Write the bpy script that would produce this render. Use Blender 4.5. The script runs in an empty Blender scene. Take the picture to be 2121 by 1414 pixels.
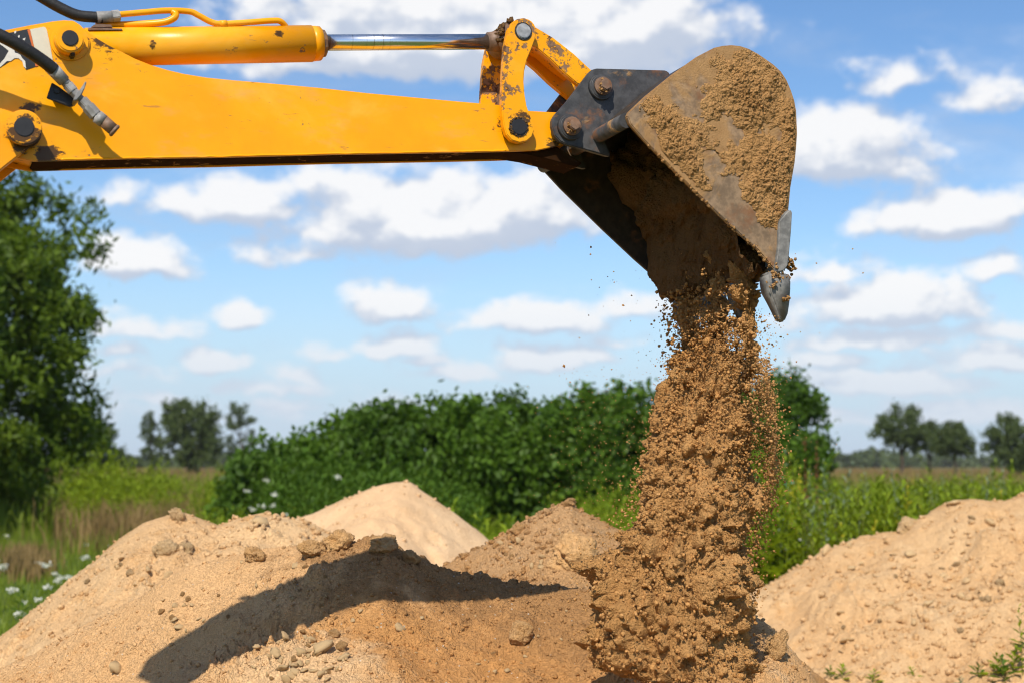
import bpy, bmesh, math, random
import numpy as np
from math import sin, cos, tan, radians, pi, atan, hypot
from mathutils import Vector, Matrix

random.seed(7)
rng = np.random.default_rng(11)
scene = bpy.context.scene
COL = scene.collection

# ------------------------------------------------------------------ camera, light, exposure
F = 3300.0                                   # focal length in photograph pixels
PITCH = atan(253 / F)
EYE = np.array([0.0, 0.0, 1.5])
cam_data = bpy.data.cameras.new("camera")
cam = bpy.data.objects.new("camera", cam_data)
COL.objects.link(cam)
cam.location = EYE
cam.rotation_euler = (radians(90) + PITCH, 0, 0)
cam_data.sensor_width = 36.0
cam_data.lens = 36.0 * F / 2121.0
cam_data.clip_start = 0.05
cam_data.clip_end = 6000
cam_data.dof.use_dof = True
cam_data.dof.focus_distance = 5.45
cam_data.dof.aperture_fstop = 3.3
cam_data.dof.aperture_blades = 0
scene.camera = cam

SUN_DIR = Vector((-0.25, -1.13, 1.23)).normalized()   # towards the sun
SUN_EL = math.asin(SUN_DIR.z)
SUN_AZ = math.atan2(SUN_DIR.x, SUN_DIR.y)
sun_data = bpy.data.lights.new("sun", "SUN")
sun_data.energy = 5.0
sun_data.angle = radians(0.53)
sun_data.color = (1.0, 0.93, 0.81)
sun = bpy.data.objects.new("sun", sun_data)
COL.objects.link(sun)
sun.rotation_euler = SUN_DIR.to_track_quat('Z', 'Y').to_euler()
sun.location = (0, 0, 30)

scene.view_settings.view_transform = 'Standard'
scene.view_settings.look = 'None'
scene.view_settings.exposure = 0.04
scene.view_settings.gamma = 1.0
scene.view_settings.use_curve_mapping = False
scene.cycles.use_denoising = True
scene.cycles.filter_width = 1.1
scene.cycles.max_bounces = 6
scene.cycles.diffuse_bounces = 3
scene.cycles.transmission_bounces = 4
scene.cycles.transparent_max_bounces = 8
scene.cycles.sample_clamp_indirect = 6


# ------------------------------------------------------------------ node helper
class NT:
    def __init__(self, tree):
        self.t = tree

    def n(self, typ, attrs=None, **inp):
        nd = self.t.nodes.new(typ)
        for k, v in (attrs or {}).items():
            setattr(nd, k, v)
        for k, v in inp.items():
            key = int(k[1:]) if k[0] == 'i' and k[1:].isdigit() else k.replace('_', ' ')
            self.put(nd.inputs[key], v)
        return nd

    def put(self, sock, v):
        if hasattr(v, 'is_output'):
            self.t.links.new(v, sock)
        elif hasattr(v, 'outputs'):
            self.t.links.new(v.outputs[0], sock)
        else:
            sock.default_value = v

    def math(self, op, a, b=None, clamp=False):
        nd = self.t.nodes.new('ShaderNodeMath')
        nd.operation = op
        nd.use_clamp = clamp
        self.put(nd.inputs[0], a)
        if b is not None:
            self.put(nd.inputs[1], b)
        return nd.outputs[0]

    def vmath(self, op, *a):
        nd = self.t.nodes.new('ShaderNodeVectorMath')
        nd.operation = op
        for i, v in enumerate(a):
            if v is not None:
                self.put(nd.inputs[i], v)
        return nd.outputs['Value'] if op in ('LENGTH', 'DISTANCE', 'DOT_PRODUCT') else nd.outputs[0]

    def smooth(self, x, a, b):
        nd = self.t.nodes.new('ShaderNodeMapRange')
        nd.interpolation_type = 'SMOOTHSTEP'
        self.put(nd.inputs[0], x)
        nd.inputs[1].default_value = a
        nd.inputs[2].default_value = b
        return nd.outputs[0]

    def mix(self, fac, a, b):
        nd = self.t.nodes.new('ShaderNodeMix')
        nd.data_type = 'RGBA'
        nd.clamp_factor = True
        self.put(nd.inputs[0], fac)
        for sock, v in ((nd.inputs[6], a), (nd.inputs[7], b)):
            if isinstance(v, tuple) and len(v) == 3:
                v = (*v, 1)
            self.put(sock, v)
        return nd.outputs[2]

    def noise(self, vec, scale, detail=4, rough=0.55, dist=0.0):
        nd = self.n('ShaderNodeTexNoise', Scale=scale, Detail=detail, Roughness=rough, Distortion=dist)
        if vec is not None:
            self.put(nd.inputs['Vector'], vec)
        return nd.outputs[0]


# ------------------------------------------------------------------ world: sky and clouds
def ang(px, py):
    """photograph pixel -> (azimuth, elevation) of its direction"""
    d = ray(px, py)
    return math.atan2(d[0], d[1]), math.atan2(d[2], hypot(d[0], d[1]))


def ray(px, py):
    x = (px - 1060.5) / F
    y = (707 - py) / F
    return np.array([x, cos(PITCH) - y * sin(PITCH), sin(PITCH) + y * cos(PITCH)])


# cumulus in view: centre x, base y, half width, height (photograph pixels), weight
CLOUDS = [(1000, 165, 580, 205, 1.35), (900, 80, 440, 170, 1.1), (1270, 125, 270, 175, 1.1), (760, 60, 330, 130, .7), (1130, 110, 420, 190, 1.0), (1490, 85, 80, 50, .3), (650, 160, 260, 70, .5),
          (1865, 190, 110, 62, .42), (2065, 238, 110, 90, .5), (1745, 370, 170, 155, 1.0), (1870, 380, 90, 110, .4),
          (1955, 498, 190, 110, 1.0), (2060, 470, 110, 90, .7),
          (900, 525, 340, 185, 1.15), (760, 450, 160, 100, .85), (1060, 490, 260, 150, .9), (640, 545, 160, 60, .3),
          (510, 460, 125, 104, .95), (385, 450, 110, 60, .5), (255, 430, 60, 50, .4), (640, 405, 60, 50, .35),
          (285, 575, 135, 92, .9), (502, 676, 66, 58, .8), (812, 665, 115, 92, .85), (1110, 690, 180, 82, .85), (1290, 660, 90, 50, .4),
          (822, 742, 95, 62, .7), (450, 768, 85, 60, .7), (300, 706, 120, 50, .55), (1110, 770, 110, 66, .7), (960, 790, 120, 45, .4), (690, 745, 60, 30, .3),
          (1850, 670, 205, 104, 1.05), (1720, 590, 120, 60, .5), (1790, 720, 200, 50, .7), (2085, 700, 90, 50, .5), (2060, 772, 140, 66, .9),
          (1840, 815, 230, 66, .75), (2090, 580, 90, 55, .45), (1690, 790, 120, 40, .3), (1640, 690, 90, 45, .35),
          (560, 815, 160, 34, .45), (620, 850, 90, 30, .4), (330, 840, 80, 30, .4), (880, 760, 60, 34, .5), (1230, 745, 80, 40, .5), (250, 745, 50, 36, .5), (1950, 850, 90, 30, .45), (1740, 860, 70, 26, .45), (1280, 720, 70, 40, .45), (600, 790, 70, 36, .45), (260, 790, 120, 40, .3), (720, 870, 300, 40, .2), (1900, 880, 300, 55, .5), (1700, 760, 120, 46, .6), (420, 880, 200, 36, .2)]

world = bpy.data.worlds.new("World")
scene.world = world
world.use_nodes = True
wt = world.node_tree
wt.nodes.clear()
W = NT(wt)


def cloud_group():
    g = bpy.data.node_groups.new("cloud_density", 'ShaderNodeTree')
    g.interface.new_socket("Vector", in_out='INPUT', socket_type='NodeSocketVector')
    g.interface.new_socket("Density", in_out='OUTPUT', socket_type='NodeSocketFloat')
    G = NT(g)
    gi = g.nodes.new('NodeGroupInput')
    go = g.nodes.new('NodeGroupOutput')
    v = gi.outputs[0]
    # domain warp so the outlines billow
    wn = G.n('ShaderNodeTexNoise', Scale=28.0, Detail=3.0, Roughness=.55)
    G.put(wn.inputs['Vector'], v)
    off = G.vmath('MULTIPLY', G.vmath('SUBTRACT', wn.outputs['Color'], (.5, .5, .5)), (.030, .020, 0))
    vv = G.vmath('ADD', v, off)
    acc = None
    for (cx, by, hw, hh, wgt) in CLOUDS:
        a, e = ang(cx, by - hh * .30)
        sx, sy = F / hw, F / (hh * .74)
        p = G.vmath('MULTIPLY', G.vmath('SUBTRACT', vv, (a, e, 0)), (sx, sy, 0))
        low = G.vmath('MINIMUM', p, (99., 0., 0.))
        low = G.vmath('MULTIPLY', low, (0., 1.1, 0.))
        p = G.vmath('ADD', p, low)
        ln = G.vmath('LENGTH', p)
        d = G.math('MULTIPLY', G.math('SUBTRACT', 1.0, ln), wgt)
        acc = d if acc is None else G.math('MAXIMUM', acc, d)
    acc = G.math('MAXIMUM', acc, -.55)
    sep = G.n('ShaderNodeSeparateXYZ', Vector=v)
    # the rest of the sky: the same kind of cumulus, scattered
    st = G.vmath('MULTIPLY', v, (3.2, 9.0, 1))
    far = G.math('SUBTRACT', G.math('MULTIPLY', G.noise(st, 1.6, 2, .5), 3.0), 1.80)
    inx = G.smooth(G.math('ABSOLUTE', sep.outputs[0]), .34, .46)
    iny = G.smooth(sep.outputs[1], .32, .42)
    outside = G.math('MAXIMUM', inx, iny)
    base = G.n('ShaderNodeMix', {'data_type': 'FLOAT'})
    G.put(base.inputs[0], outside)
    G.put(base.inputs[2], acc)
    G.put(base.inputs[3], far)
    fine = G.noise(G.vmath('MULTIPLY', v, (1, 1.35, 1)), 34.0, 7, .56)
    fine = G.math('ADD', G.math('MULTIPLY', G.math('SUBTRACT', fine, .5), 1.30), .10)
    out = G.math('ADD', base.outputs[0], fine)
    G.put(go.inputs[0], out)
    return g


cg = cloud_group()
tc = W.n('ShaderNodeTexCoord')
sep = W.n('ShaderNodeSeparateXYZ', Vector=tc.outputs['Generated'])
az = W.math('ARCTAN2', sep.outputs[0], sep.outputs[1])
hyp = W.math('SQRT', W.math('ADD', W.math('MULTIPLY', sep.outputs[0], sep.outputs[0]), W.math('MULTIPLY', sep.outputs[1], sep.outputs[1])))
el = W.math('ARCTAN2', sep.outputs[2], hyp)
vec = W.n('ShaderNodeCombineXYZ', X=az, Y=el)
g1 = W.n('ShaderNodeGroup', {'node_tree': cg})
W.put(g1.inputs[0], vec)
g2 = W.n('ShaderNodeGroup', {'node_tree': cg})
W.put(g2.inputs[0], W.vmath('ADD', vec, (-.004, .013, 0)))
dens, dens_up = g1.outputs[0], g2.outputs[0]
mask = W.smooth(dens, -.05, .44)
veil = W.smooth(W.noise(W.vmath('MULTIPLY', vec, (5.0, 17.0, 1)), 1.0, 6, .6, .4), .47, .78)
mask = W.math('MAXIMUM', mask, W.math('MULTIPLY', veil, .42))
lit = W.smooth(W.math('SUBTRACT', dens, dens_up), -.24, .40)
thick = W.smooth(dens, .1, .9)
lit = W.math('ADD', lit, W.math('MULTIPLY', thick, .12), clamp=True)
sky = W.n('ShaderNodeTexSky', {'sky_type': 'NISHITA', 'sun_disc': False, 'sun_elevation': SUN_EL, 'sun_rotation': SUN_AZ,
                               'altitude': 100, 'air_density': 1.0, 'dust_density': 0.3, 'ozone_density': 1.6})
hsv = W.n('ShaderNodeHueSaturation', Saturation=1.15, Value=1.42, Color=sky.outputs[0])
air = W.mix(W.math('MULTIPLY', W.smooth(el, .15, .0), .85), W.vmath('MULTIPLY', hsv.outputs[0], (.88, .95, 1.06)), (5.1, 6.7, 9.0))
cloud_col = W.mix(lit, (5.9, 6.7, 8.2), (10.7, 10.7, 10.8))
fade = W.smooth(el, .0, .12)                 # far clouds sink into the pale air above the horizon
cloud_col = W.mix(fade, (7.3, 8.1, 9.3), cloud_col)
mask = W.math('MULTIPLY', mask, W.math('ADD', W.math('MULTIPLY', fade, .17), .80))
skycol = W.mix(mask, air, cloud_col)
bg = W.n('ShaderNodeBackground', Color=skycol, Strength=0.088)
out = W.n('ShaderNodeOutputWorld', Surface=bg)

# ------------------------------------------------------------------ numpy noise
U32 = np.uint32


def hsh(ix, iy, iz, seed):
    h = (ix.astype(np.int64) * 374761393 + iy.astype(np.int64) * 668265263 + iz.astype(np.int64) * 2147483647 + seed * 1274126177) & 0xFFFFFFFF
    h = h.astype(np.uint64)
    h = ((h ^ (h >> 13)) * 1274126177) & 0xFFFFFFFF
    h = ((h ^ (h >> 16)) * 2246822519) & 0xFFFFFFFF
    h = h ^ (h >> 15)
    return (h & 0xFFFFFF).astype(np.float64) / 16777216.0


def vnoise(p, seed=0):
    """smooth value noise, -1..1, p is (N,3)"""
    i = np.floor(p).astype(np.int64)
    f = p - i
    f = f * f * f * (f * (f * 6 - 15) + 10)
    r = 0
    for dx in (0, 1):
        wx = f[:, 0] if dx else 1 - f[:, 0]
        for dy in (0, 1):
            wy = f[:, 1] if dy else 1 - f[:, 1]
            for dz in (0, 1):
                wz = f[:, 2] if dz else 1 - f[:, 2]
                r = r + wx * wy * wz * hsh(i[:, 0] + dx, i[:, 1] + dy, i[:, 2] + dz, seed)
    return r * 2 - 1


def fbm(p, octaves=4, rough=.5, seed=0):
    r, a, tot = 0, 1.0, 0
    for o in range(octaves):
        r = r + a * vnoise(p * (2.0 ** o) + 17.3 * o, seed + o)
        tot += a
        a *= rough
    return r / tot


def crumb(p, seed, dims=2, keep=1.0):
    """height of half-buried crumbs in unit cells: 0 between, up to .5"""
    i = np.floor(p).astype(np.int64)
    best = np.zeros(len(p))
    rz = (-1, 0, 1) if dims == 3 else (0,)
    for dx in (-1, 0, 1):
        for dy in (-1, 0, 1):
            for dz in rz:
                cx, cy, cz = i[:, 0] + dx, i[:, 1] + dy, i[:, 2] + dz
                qx = cx + hsh(cx, cy, cz, seed)
                qy = cy + hsh(cx, cy, cz, seed + 1)
                d2 = (p[:, 0] - qx) ** 2 + (p[:, 1] - qy) ** 2
                if dims == 3:
                    d2 = d2 + (p[:, 2] - cz - hsh(cx, cy, cz, seed + 2)) ** 2
                k = hsh(cx, cy, cz, seed + 3)
                r = np.where(k < keep, .22 + .38 * hsh(cx, cy, cz, seed + 4) ** 2, 0)
                best = np.maximum(best, np.sqrt(np.maximum(0, r * r - d2)))
    return best


# ------------------------------------------------------------------ mesh helpers
def mesh_from(name, verts, faces, smooth=False):
    """verts (N,3) array, faces (M,k) int array or list of lists"""
    me = bpy.data.meshes.new(name)
    if isinstance(faces, np.ndarray):
        verts = np.asarray(verts, dtype=np.float32)
        k = faces.shape[1]
        me.vertices.add(len(verts))
        me.vertices.foreach_set('co', verts.ravel())
        me.loops.add(faces.size)
        me.loops.foreach_set('vertex_index', faces.astype(np.int32).ravel())
        me.polygons.add(len(faces))
        me.polygons.foreach_set('loop_start', np.arange(0, faces.size, k, dtype=np.int32))
        me.polygons.foreach_set('loop_total', np.full(len(faces), k, dtype=np.int32))
        me.update(calc_edges=True)
    else:
        me.from_pydata([tuple(v) for v in verts], [], faces)
        me.update()
    if smooth:
        me.polygons.foreach_set('use_smooth', np.ones(len(me.polygons), dtype=bool))
    return me


def link(name, me, mat=None, parent=None):
    o = bpy.data.objects.new(name, me)
    COL.objects.link(o)
    if mat is not None:
        me.materials.clear()
        me.materials.append(mat)
    if parent is not None:
        o.parent = parent
    return o


def tag(o, label=None, cat=None, group=None, kind=None):
    if label:
        o['label'] = label
    if cat:
        o['category'] = cat
    if group:
        o['group'] = group
    if kind:
        o['kind'] = kind
    return o


def thing(name, label, cat, loc=(0, 0, 0), group=None):
    o = bpy.data.objects.new(name, None)
    o.empty_display_size = .2
    COL.objects.link(o)
    o.location = loc
    return tag(o, label, cat, group)


def copy_tree(o, loc=None, parent=None):
    c = o.copy()
    COL.objects.link(c)
    if parent is not None:
        c.parent = parent
    for ch in list(o.children):
        copy_tree(ch, None, c)
    if loc is not None:
        c.location = loc
    return c


class Build:
    """collects shapes into one bmesh"""

    def __init__(self):
        self.bm = bmesh.new()

    def add(self, other):
        me = bpy.data.meshes.new("tmp")
        other.to_mesh(me)
        self.bm.from_mesh(me)
        bpy.data.meshes.remove(me)
        other.free()

    def prism(self, poly, w0, w1, bevel=.003, seg=2):
        """polygon of (u, v) extruded along w (local Y)"""
        b = bmesh.new()
        lo = [b.verts.new((p[0], w0, p[1])) for p in poly]
        hi = [b.verts.new((p[0], w1, p[1])) for p in poly]
        n = len(poly)
        b.faces.new(lo)
        b.faces.new(hi[::-1])
        for i in range(n):
            b.faces.new((lo[i], hi[i], hi[(i + 1) % n], lo[(i + 1) % n]))
        bmesh.ops.recalc_face_normals(b, faces=b.faces)
        if bevel:
            es = [e for e in b.edges if e.is_manifold and e.calc_face_angle(0) > .5]
            bmesh.ops.bevel(b, geom=es, offset=bevel, segments=seg, affect='EDGES', clamp_overlap=True)
        self.add(b)
        return self

    def cyl(self, p0, p1, r0, r1=None, seg=32, bevel=.002, cap=True):
        r1 = r0 if r1 is None else r1
        p0, p1 = Vector(p0), Vector(p1)
        b = bmesh.new()
        d = p1 - p0
        bmesh.ops.create_cone(b, cap_ends=cap, segments=seg, radius1=r0, radius2=r1, depth=d.length)
        if bevel and cap:
            es = [e for e in b.edges if e.is_manifold and e.calc_face_angle(0) > .9]
            bmesh.ops.bevel(b, geom=es, offset=bevel, segments=2, affect='EDGES')
        q = d.to_track_quat('Z', 'Y')
        m = Matrix.Translation((p0 + p1) / 2) @ q.to_matrix().to_4x4()
        b.transform(m)
        dn = d.normalized()
        b.normal_update()
        for f in b.faces:
            f.smooth = seg > 12 and len(f.verts) == 4 and abs(f.normal.dot(dn)) < .25
        self.add(b)
        return self

    def tube(self, path, r, seg=14, sub=8):
        """smooth tube through points; r is a number or one per point"""
        pts = [Vector(p) for p in path]
        rr = r if isinstance(r, (list, tuple)) else [r] * len(pts)
        P, R = [], []
        for i in range(len(pts) - 1):
            p0, p1, p2, p3 = pts[max(i - 1, 0)], pts[i], pts[i + 1], pts[min(i + 2, len(pts) - 1)]
            for s in range(sub):
                t = s / sub
                P.append(.5 * ((2 * p1) + (p2 - p0) * t + (2 * p0 - 5 * p1 + 4 * p2 - p3) * t * t + (3 * p1 - p0 - 3 * p2 + p3) * t ** 3))
                R.append(rr[i] * (1 - t) + rr[i + 1] * t)
        P.append(pts[-1])
        R.append(rr[-1])
        b = bmesh.new()
        rings = []
        up = Vector((0.13, 1, 0.21)).normalized()
        for i, p in enumerate(P):
            d = (P[min(i + 1, len(P) - 1)] - P[max(i - 1, 0)]).normalized()
            x = d.cross(up)
            if x.length < .05:
                x = d.cross(Vector((1, 0, 0)))
            x.normalize()
            y = x.cross(d).normalized()
            rings.append([b.verts.new(p + (x * cos(2 * pi * k / seg) + y * sin(2 * pi * k / seg)) * R[i]) for k in range(seg)])
        for a, c in zip(rings, rings[1:]):
            for k in range(seg):
                f = b.faces.new((a[k], a[(k + 1) % seg], c[(k + 1) % seg], c[k]))
                f.smooth = True
        b.faces.new(rings[0][::-1])
        b.faces.new(rings[-1])
        self.add(b)
        return self

    def obj(self, name, mat, parent=None):
        bmesh.ops.recalc_face_normals(self.bm, faces=self.bm.faces)
        me = bpy.data.meshes.new(name)
        self.bm.to_mesh(me)
        self.bm.free()
        return link(name, me, mat, parent)


def ico(sub):
    b = bmesh.new()
    bmesh.ops.create_icosphere(b, subdivisions=sub, radius=1.0)
    v = np.array([x.co[:] for x in b.verts])
    f = np.array([[x.index for x in fc.verts] for fc in b.faces])
    b.free()
    return v, f


ICO1, ICO2, ICO3 = ico(1), ico(2), ico(3)


def rot_matrices(n):
    q = rng.normal(size=(n, 4))
    q /= np.linalg.norm(q, axis=1)[:, None]
    w, x, y, z = q.T
    return np.stack([np.stack([1 - 2 * (y * y + z * z), 2 * (x * y - z * w), 2 * (x * z + y * w)], -1),
                     np.stack([2 * (x * y + z * w), 1 - 2 * (x * x + z * z), 2 * (y * z - x * w)], -1),
                     np.stack([2 * (x * z - y * w), 2 * (y * z + x * w), 1 - 2 * (x * x + y * y)], -1)], 1)


def lumps(pts, size, base=ICO1, rough=.35, flat=1.0):
    """many irregular lumps as one (verts, faces)"""
    n = len(pts)
    V, Fc = base
    k = 9
    outv = np.empty((n, len(V), 3))
    variants = []
    for i in range(k):
        d = 1 + rough * vnoise(V * 1.7 + 31.7 * i, 5 + i) + rough * .5 * vnoise(V * 3.7 + 11.7 * i, 25 + i)
        variants.append(V * d[:, None] * np.array([1, rng.uniform(.65, 1), rng.uniform(.5, .95) * flat]))
    variants = np.array(variants)
    R = rot_matrices(n)
    pick = rng.integers(0, k, n)
    outv = np.einsum('nij,nvj->nvi', R, variants[pick]) * np.asarray(size).reshape(-1, 1, 1) + np.asarray(pts)[:, None, :]
    faces = (Fc[None] + (np.arange(n) * len(V))[:, None, None]).reshape(-1, 3)
    return outv.reshape(-1, 3), faces


def merge(parts):
    vs, fs, o = [], [], 0
    for v, f in parts:
        vs.append(v)
        fs.append(f + o)
        o += len(v)
    return np.concatenate(vs), np.concatenate(fs)


def at_y(px, py, Y):
    d = ray(px, py)
    return EYE + d * (Y / d[1])
# ------------------------------------------------------------------ materials
def material(name):
    m = bpy.data.materials.new(name)
    m.use_nodes = True
    m.node_tree.nodes.clear()
    M = NT(m.node_tree)
    M.out = M.n('ShaderNodeOutputMaterial')
    M.co = M.n('ShaderNodeTexCoord').outputs['Object']
    M.mat = m
    return M


def finish(M, color, rough=.6, metal=0.0, bump=None, dist=.01, strength=1.0, spec=.5, extra=None):
    p = M.n('ShaderNodeBsdfPrincipled')
    if isinstance(color, tuple):
        color = (*color, 1)
    M.put(p.inputs['Base Color'], color)
    M.put(p.inputs['Roughness'], rough)
    M.put(p.inputs['Metallic'], metal)
    p.inputs['Specular IOR Level'].default_value = spec
    if bump is not None:
        b = M.n('ShaderNodeBump', Strength=strength, Distance=dist)
        M.put(b.inputs['Height'], bump)
        M.put(p.inputs['Normal'], b.outputs[0])
    M.put(M.out.inputs['Surface'], (extra(M, p) if extra else p.outputs[0]))
    return M.mat


def paint(name, wear, spots=(), tint=(.92, .40, .001), spec=.28, dull=0.0):
    """worn yellow machine paint: chips to rust, scratches, dust, grease smears round given points"""
    M = material(name)
    co = M.co
    big = M.noise(co, 3.1, 5, .6)
    col = M.mix(M.smooth(big, .38, .68), tint, (tint[0] * .95, tint[1] * .84, tint[2]))
    rub = M.smooth(M.noise(M.vmath('MULTIPLY', co, (1, 1, 1.7)), 2.3, 6, .62, .5), .50, .70)
    col = M.mix(M.math('MULTIPLY', rub, .55), col, (tint[0] * 1.06, tint[1] * 1.38, tint[2] + .09 * tint[0]))
    tone = M.smooth(M.noise(co, 1.3, 4, .6), .42, .60)
    col = M.mix(M.math('MULTIPLY', tone, .35), col, (tint[0] * .98, tint[1] * .82, tint[2]))
    dust = M.smooth(M.noise(M.vmath('MULTIPLY', co, (1, 1, 2.2)), 7.5, 6, .65), .52, .80)
    col = M.mix(M.math('MULTIPLY', dust, .30 + .35 * wear), col, (.12 + .37 * tint[0], .07 + .24 * tint[0], .03 + .11 * tint[0]))
    st = M.vmath('MULTIPLY', co, (9, 9, 60))
    scr = M.smooth(M.noise(st, 1.5, 5, .6, 1.2), .635, .68)
    scr = M.math('MULTIPLY', scr, M.smooth(M.noise(co, 9, 2), .48, .58))
    col = M.mix(M.math('MULTIPLY', scr, .8), col, (.34, .15, .05))
    chip_n = M.noise(co, 30, 9, .70)
    chip_b = M.noise(co, 4.5, 3, .55)
    th = .735 - .27 * wear
    chip = M.math('ADD', chip_n, M.math('MULTIPLY', M.math('SUBTRACT', chip_b, .5), .55))
    chip = M.smooth(chip, th, th + .03)
    rustc = M.mix(M.smooth(M.noise(co, 60, 4), .4, .6), (.060, .030, .018), (.24, .135, .075))
    col = M.mix(chip, col, rustc)
    g = None
    for (u, v, r, s) in spots:
        d = M.vmath('DISTANCE', M.vmath('MULTIPLY', co, (1, 0, 1)), (u, 0, v))
        k = M.math('SUBTRACT', 1.0, M.math('DIVIDE', d, r))
        k = M.math('MULTIPLY', k, s)
        g = k if g is None else M.math('MAXIMUM', g, k)
    rough = M.math('ADD', M.math('MULTIPLY', dust, .25), .33)
    if g is not None:
        gn = M.noise(M.vmath('MULTIPLY', co, (1, 1, 1.6)), 26, 7, .7)
        gm = M.smooth(M.math('ADD', g, M.math('MULTIPLY', M.math('SUBTRACT', gn, .5), 2.3)), .42, .62)
        col = M.mix(M.math('MULTIPLY', gm, .93), col, (.035, .020, .012))
    rough = M.math('ADD', M.math('ADD', rough, dull), M.math('MULTIPLY', chip, .4), clamp=True)
    h = M.math('ADD', M.math('MULTIPLY', chip, -.5), M.math('MULTIPLY', M.noise(co, 140, 2), .12))
    return finish(M, col, rough, 0, h, .0016, .7, spec)


def steel(name, base=(.10, .085, .07), rust=.5, mud=.4, bare=.2):
    M = material(name)
    co = M.co
    n1 = M.noise(co, 9, 7, .65)
    n2 = M.noise(co, 30, 6, .62)
    n3 = M.noise(co, 5.5, 6, .6, .6)
    col = M.mix(M.smooth(n2, .35, .68), base, tuple(c * 1.9 for c in base))
    col = M.mix(M.math('MULTIPLY', M.smooth(n1, .66 - .22 * rust, .74 - .10 * rust), .85), col, (.20, .082, .030))
    br = M.smooth(M.noise(M.vmath('MULTIPLY', co, (7, 1, 22)), 1.3, 6, .65), .72 - .22 * bare, .86 - .2 * bare)
    br = M.math('MULTIPLY', br, bare, clamp=True)
    col = M.mix(br, col, (.36, .35, .34))
    md = M.smooth(n3, .72 - .32 * mud, .80 - .28 * mud)
    col = M.mix(M.math('MULTIPLY', md, .9), col, M.mix(n2, (.27, .14, .05), (.46, .262, .105)))
    met = M.math('MULTIPLY', M.math('SUBTRACT', 1.0, md), M.math('MULTIPLY', br, .8))
    rg = M.math('ADD', .55, M.math('MULTIPLY', md, .35))
    rg = M.math('SUBTRACT', rg, M.math('MULTIPLY', br, .12))
    h = M.math('ADD', M.math('MULTIPLY', n2, .35), M.math('MULTIPLY', md, M.noise(co, 170, 4, .7)))
    return finish(M, col, rg, met, h, .004, .8, .4)


def soil(name, a, b, c, fine=1.0, bump=.012, pale=0.0, zones=()):
    """sand and soil: three colours by scale, grain relief"""
    M = material(name)
    co = M.co
    n1 = M.noise(co, 1.1, 5, .6)
    n2 = M.noise(co, 7.0, 6, .65)
    n3 = M.noise(co, 55 * fine, 5, .7)
    n4 = M.noise(co, 260 * fine, 3, .7)
    col = M.mix(M.smooth(n1, .36, .62), a, b)
    col = M.mix(M.math('MULTIPLY', M.smooth(n2, .50, .74), .75), col, c)
    col = M.mix(M.math('MULTIPLY', M.smooth(n3, .50, .80), .5), col, tuple(min(1, x * 1.4) for x in b))
    col = M.mix(M.math('MULTIPLY', M.smooth(n4, .56, .74), .45), col, tuple(x * .55 for x in c))
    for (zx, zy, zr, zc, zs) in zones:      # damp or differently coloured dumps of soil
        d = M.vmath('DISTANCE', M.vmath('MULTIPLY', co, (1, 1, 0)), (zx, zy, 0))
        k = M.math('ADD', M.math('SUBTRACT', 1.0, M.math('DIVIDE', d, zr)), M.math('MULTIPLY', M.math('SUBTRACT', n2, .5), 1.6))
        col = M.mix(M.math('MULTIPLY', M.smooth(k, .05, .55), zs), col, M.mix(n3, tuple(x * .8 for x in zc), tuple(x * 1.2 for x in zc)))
    if pale:
        sp = M.n('ShaderNodeTexVoronoi', Scale=48.0)
        M.put(sp.inputs['Vector'], co)
        pk = M.math('MULTIPLY', M.smooth(sp.outputs['Distance'], .20, .12), M.smooth(M.n('ShaderNodeSeparateXYZ', Vector=sp.outputs['Color']).outputs[0], 1 - pale, 1.0))
        col = M.mix(pk, col, (.60, .52, .42))
    v1 = M.n('ShaderNodeTexVoronoi', Scale=62.0 * fine)
    v2 = M.n('ShaderNodeTexVoronoi', Scale=150.0 * fine)
    wob = M.vmath('ADD', co, M.vmath('MULTIPLY', M.n('ShaderNodeTexNoise', Vector=co, Scale=90.0 * fine).outputs['Color'], (.012 / fine, .012 / fine, .012 / fine)))
    M.put(v1.inputs['Vector'], wob)
    M.put(v2.inputs['Vector'], wob)
    g1 = M.math('MULTIPLY', M.smooth(v1.outputs['Distance'], .62, .05), M.smooth(n2, .36, .62))
    g2 = M.smooth(v2.outputs['Distance'], .65, .05)
    h = M.math('ADD', M.math('MULTIPLY', n3, .5), M.math('MULTIPLY', n4, .25))
    h = M.math('ADD', h, M.math('ADD', M.math('MULTIPLY', g1, .55), M.math('MULTIPLY', g2, .35)))
    return finish(M, col, .95, 0, h, bump, 1.0, .15)


def leafy(name, a, b, trans=.35, rough=.5, spec=.2):
    M = material(name)
    oi = M.n('ShaderNodeNewGeometry')
    rnd = oi.outputs['Random Per Island']
    n = M.noise(M.co, .9, 3)
    f = M.math('ADD', M.math('MULTIPLY', rnd, .7), M.math('MULTIPLY', n, .45), clamp=True)
    col = M.mix(f, a, b)

    def ex(M, p):
        t = M.n('ShaderNodeBsdfTranslucent')
        M.put(t.inputs[0], M.mix(.5, col, (b[0] * 1.3, b[1] * 1.25, b[2] * .5)))
        mx = M.n('ShaderNodeMixShader', Fac=trans)
        M.put(mx.inputs[1], p.outputs[0])
        M.put(mx.inputs[2], t.outputs[0])
        return mx.outputs[0]
    return finish(M, col, rough, spec=spec, extra=ex)


def simple(name, color, rough=.6, metal=0.0, var=.25, scale=30, spec=.5, bump=0.0):
    M = material(name)
    n = M.noise(M.co, scale, 5, .62)
    col = M.mix(n, tuple(c * (1 - var) for c in color), tuple(min(1, c * (1 + var)) for c in color))
    return finish(M, col, rough, metal, n if bump else None, bump or .01, .8, spec)


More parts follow.
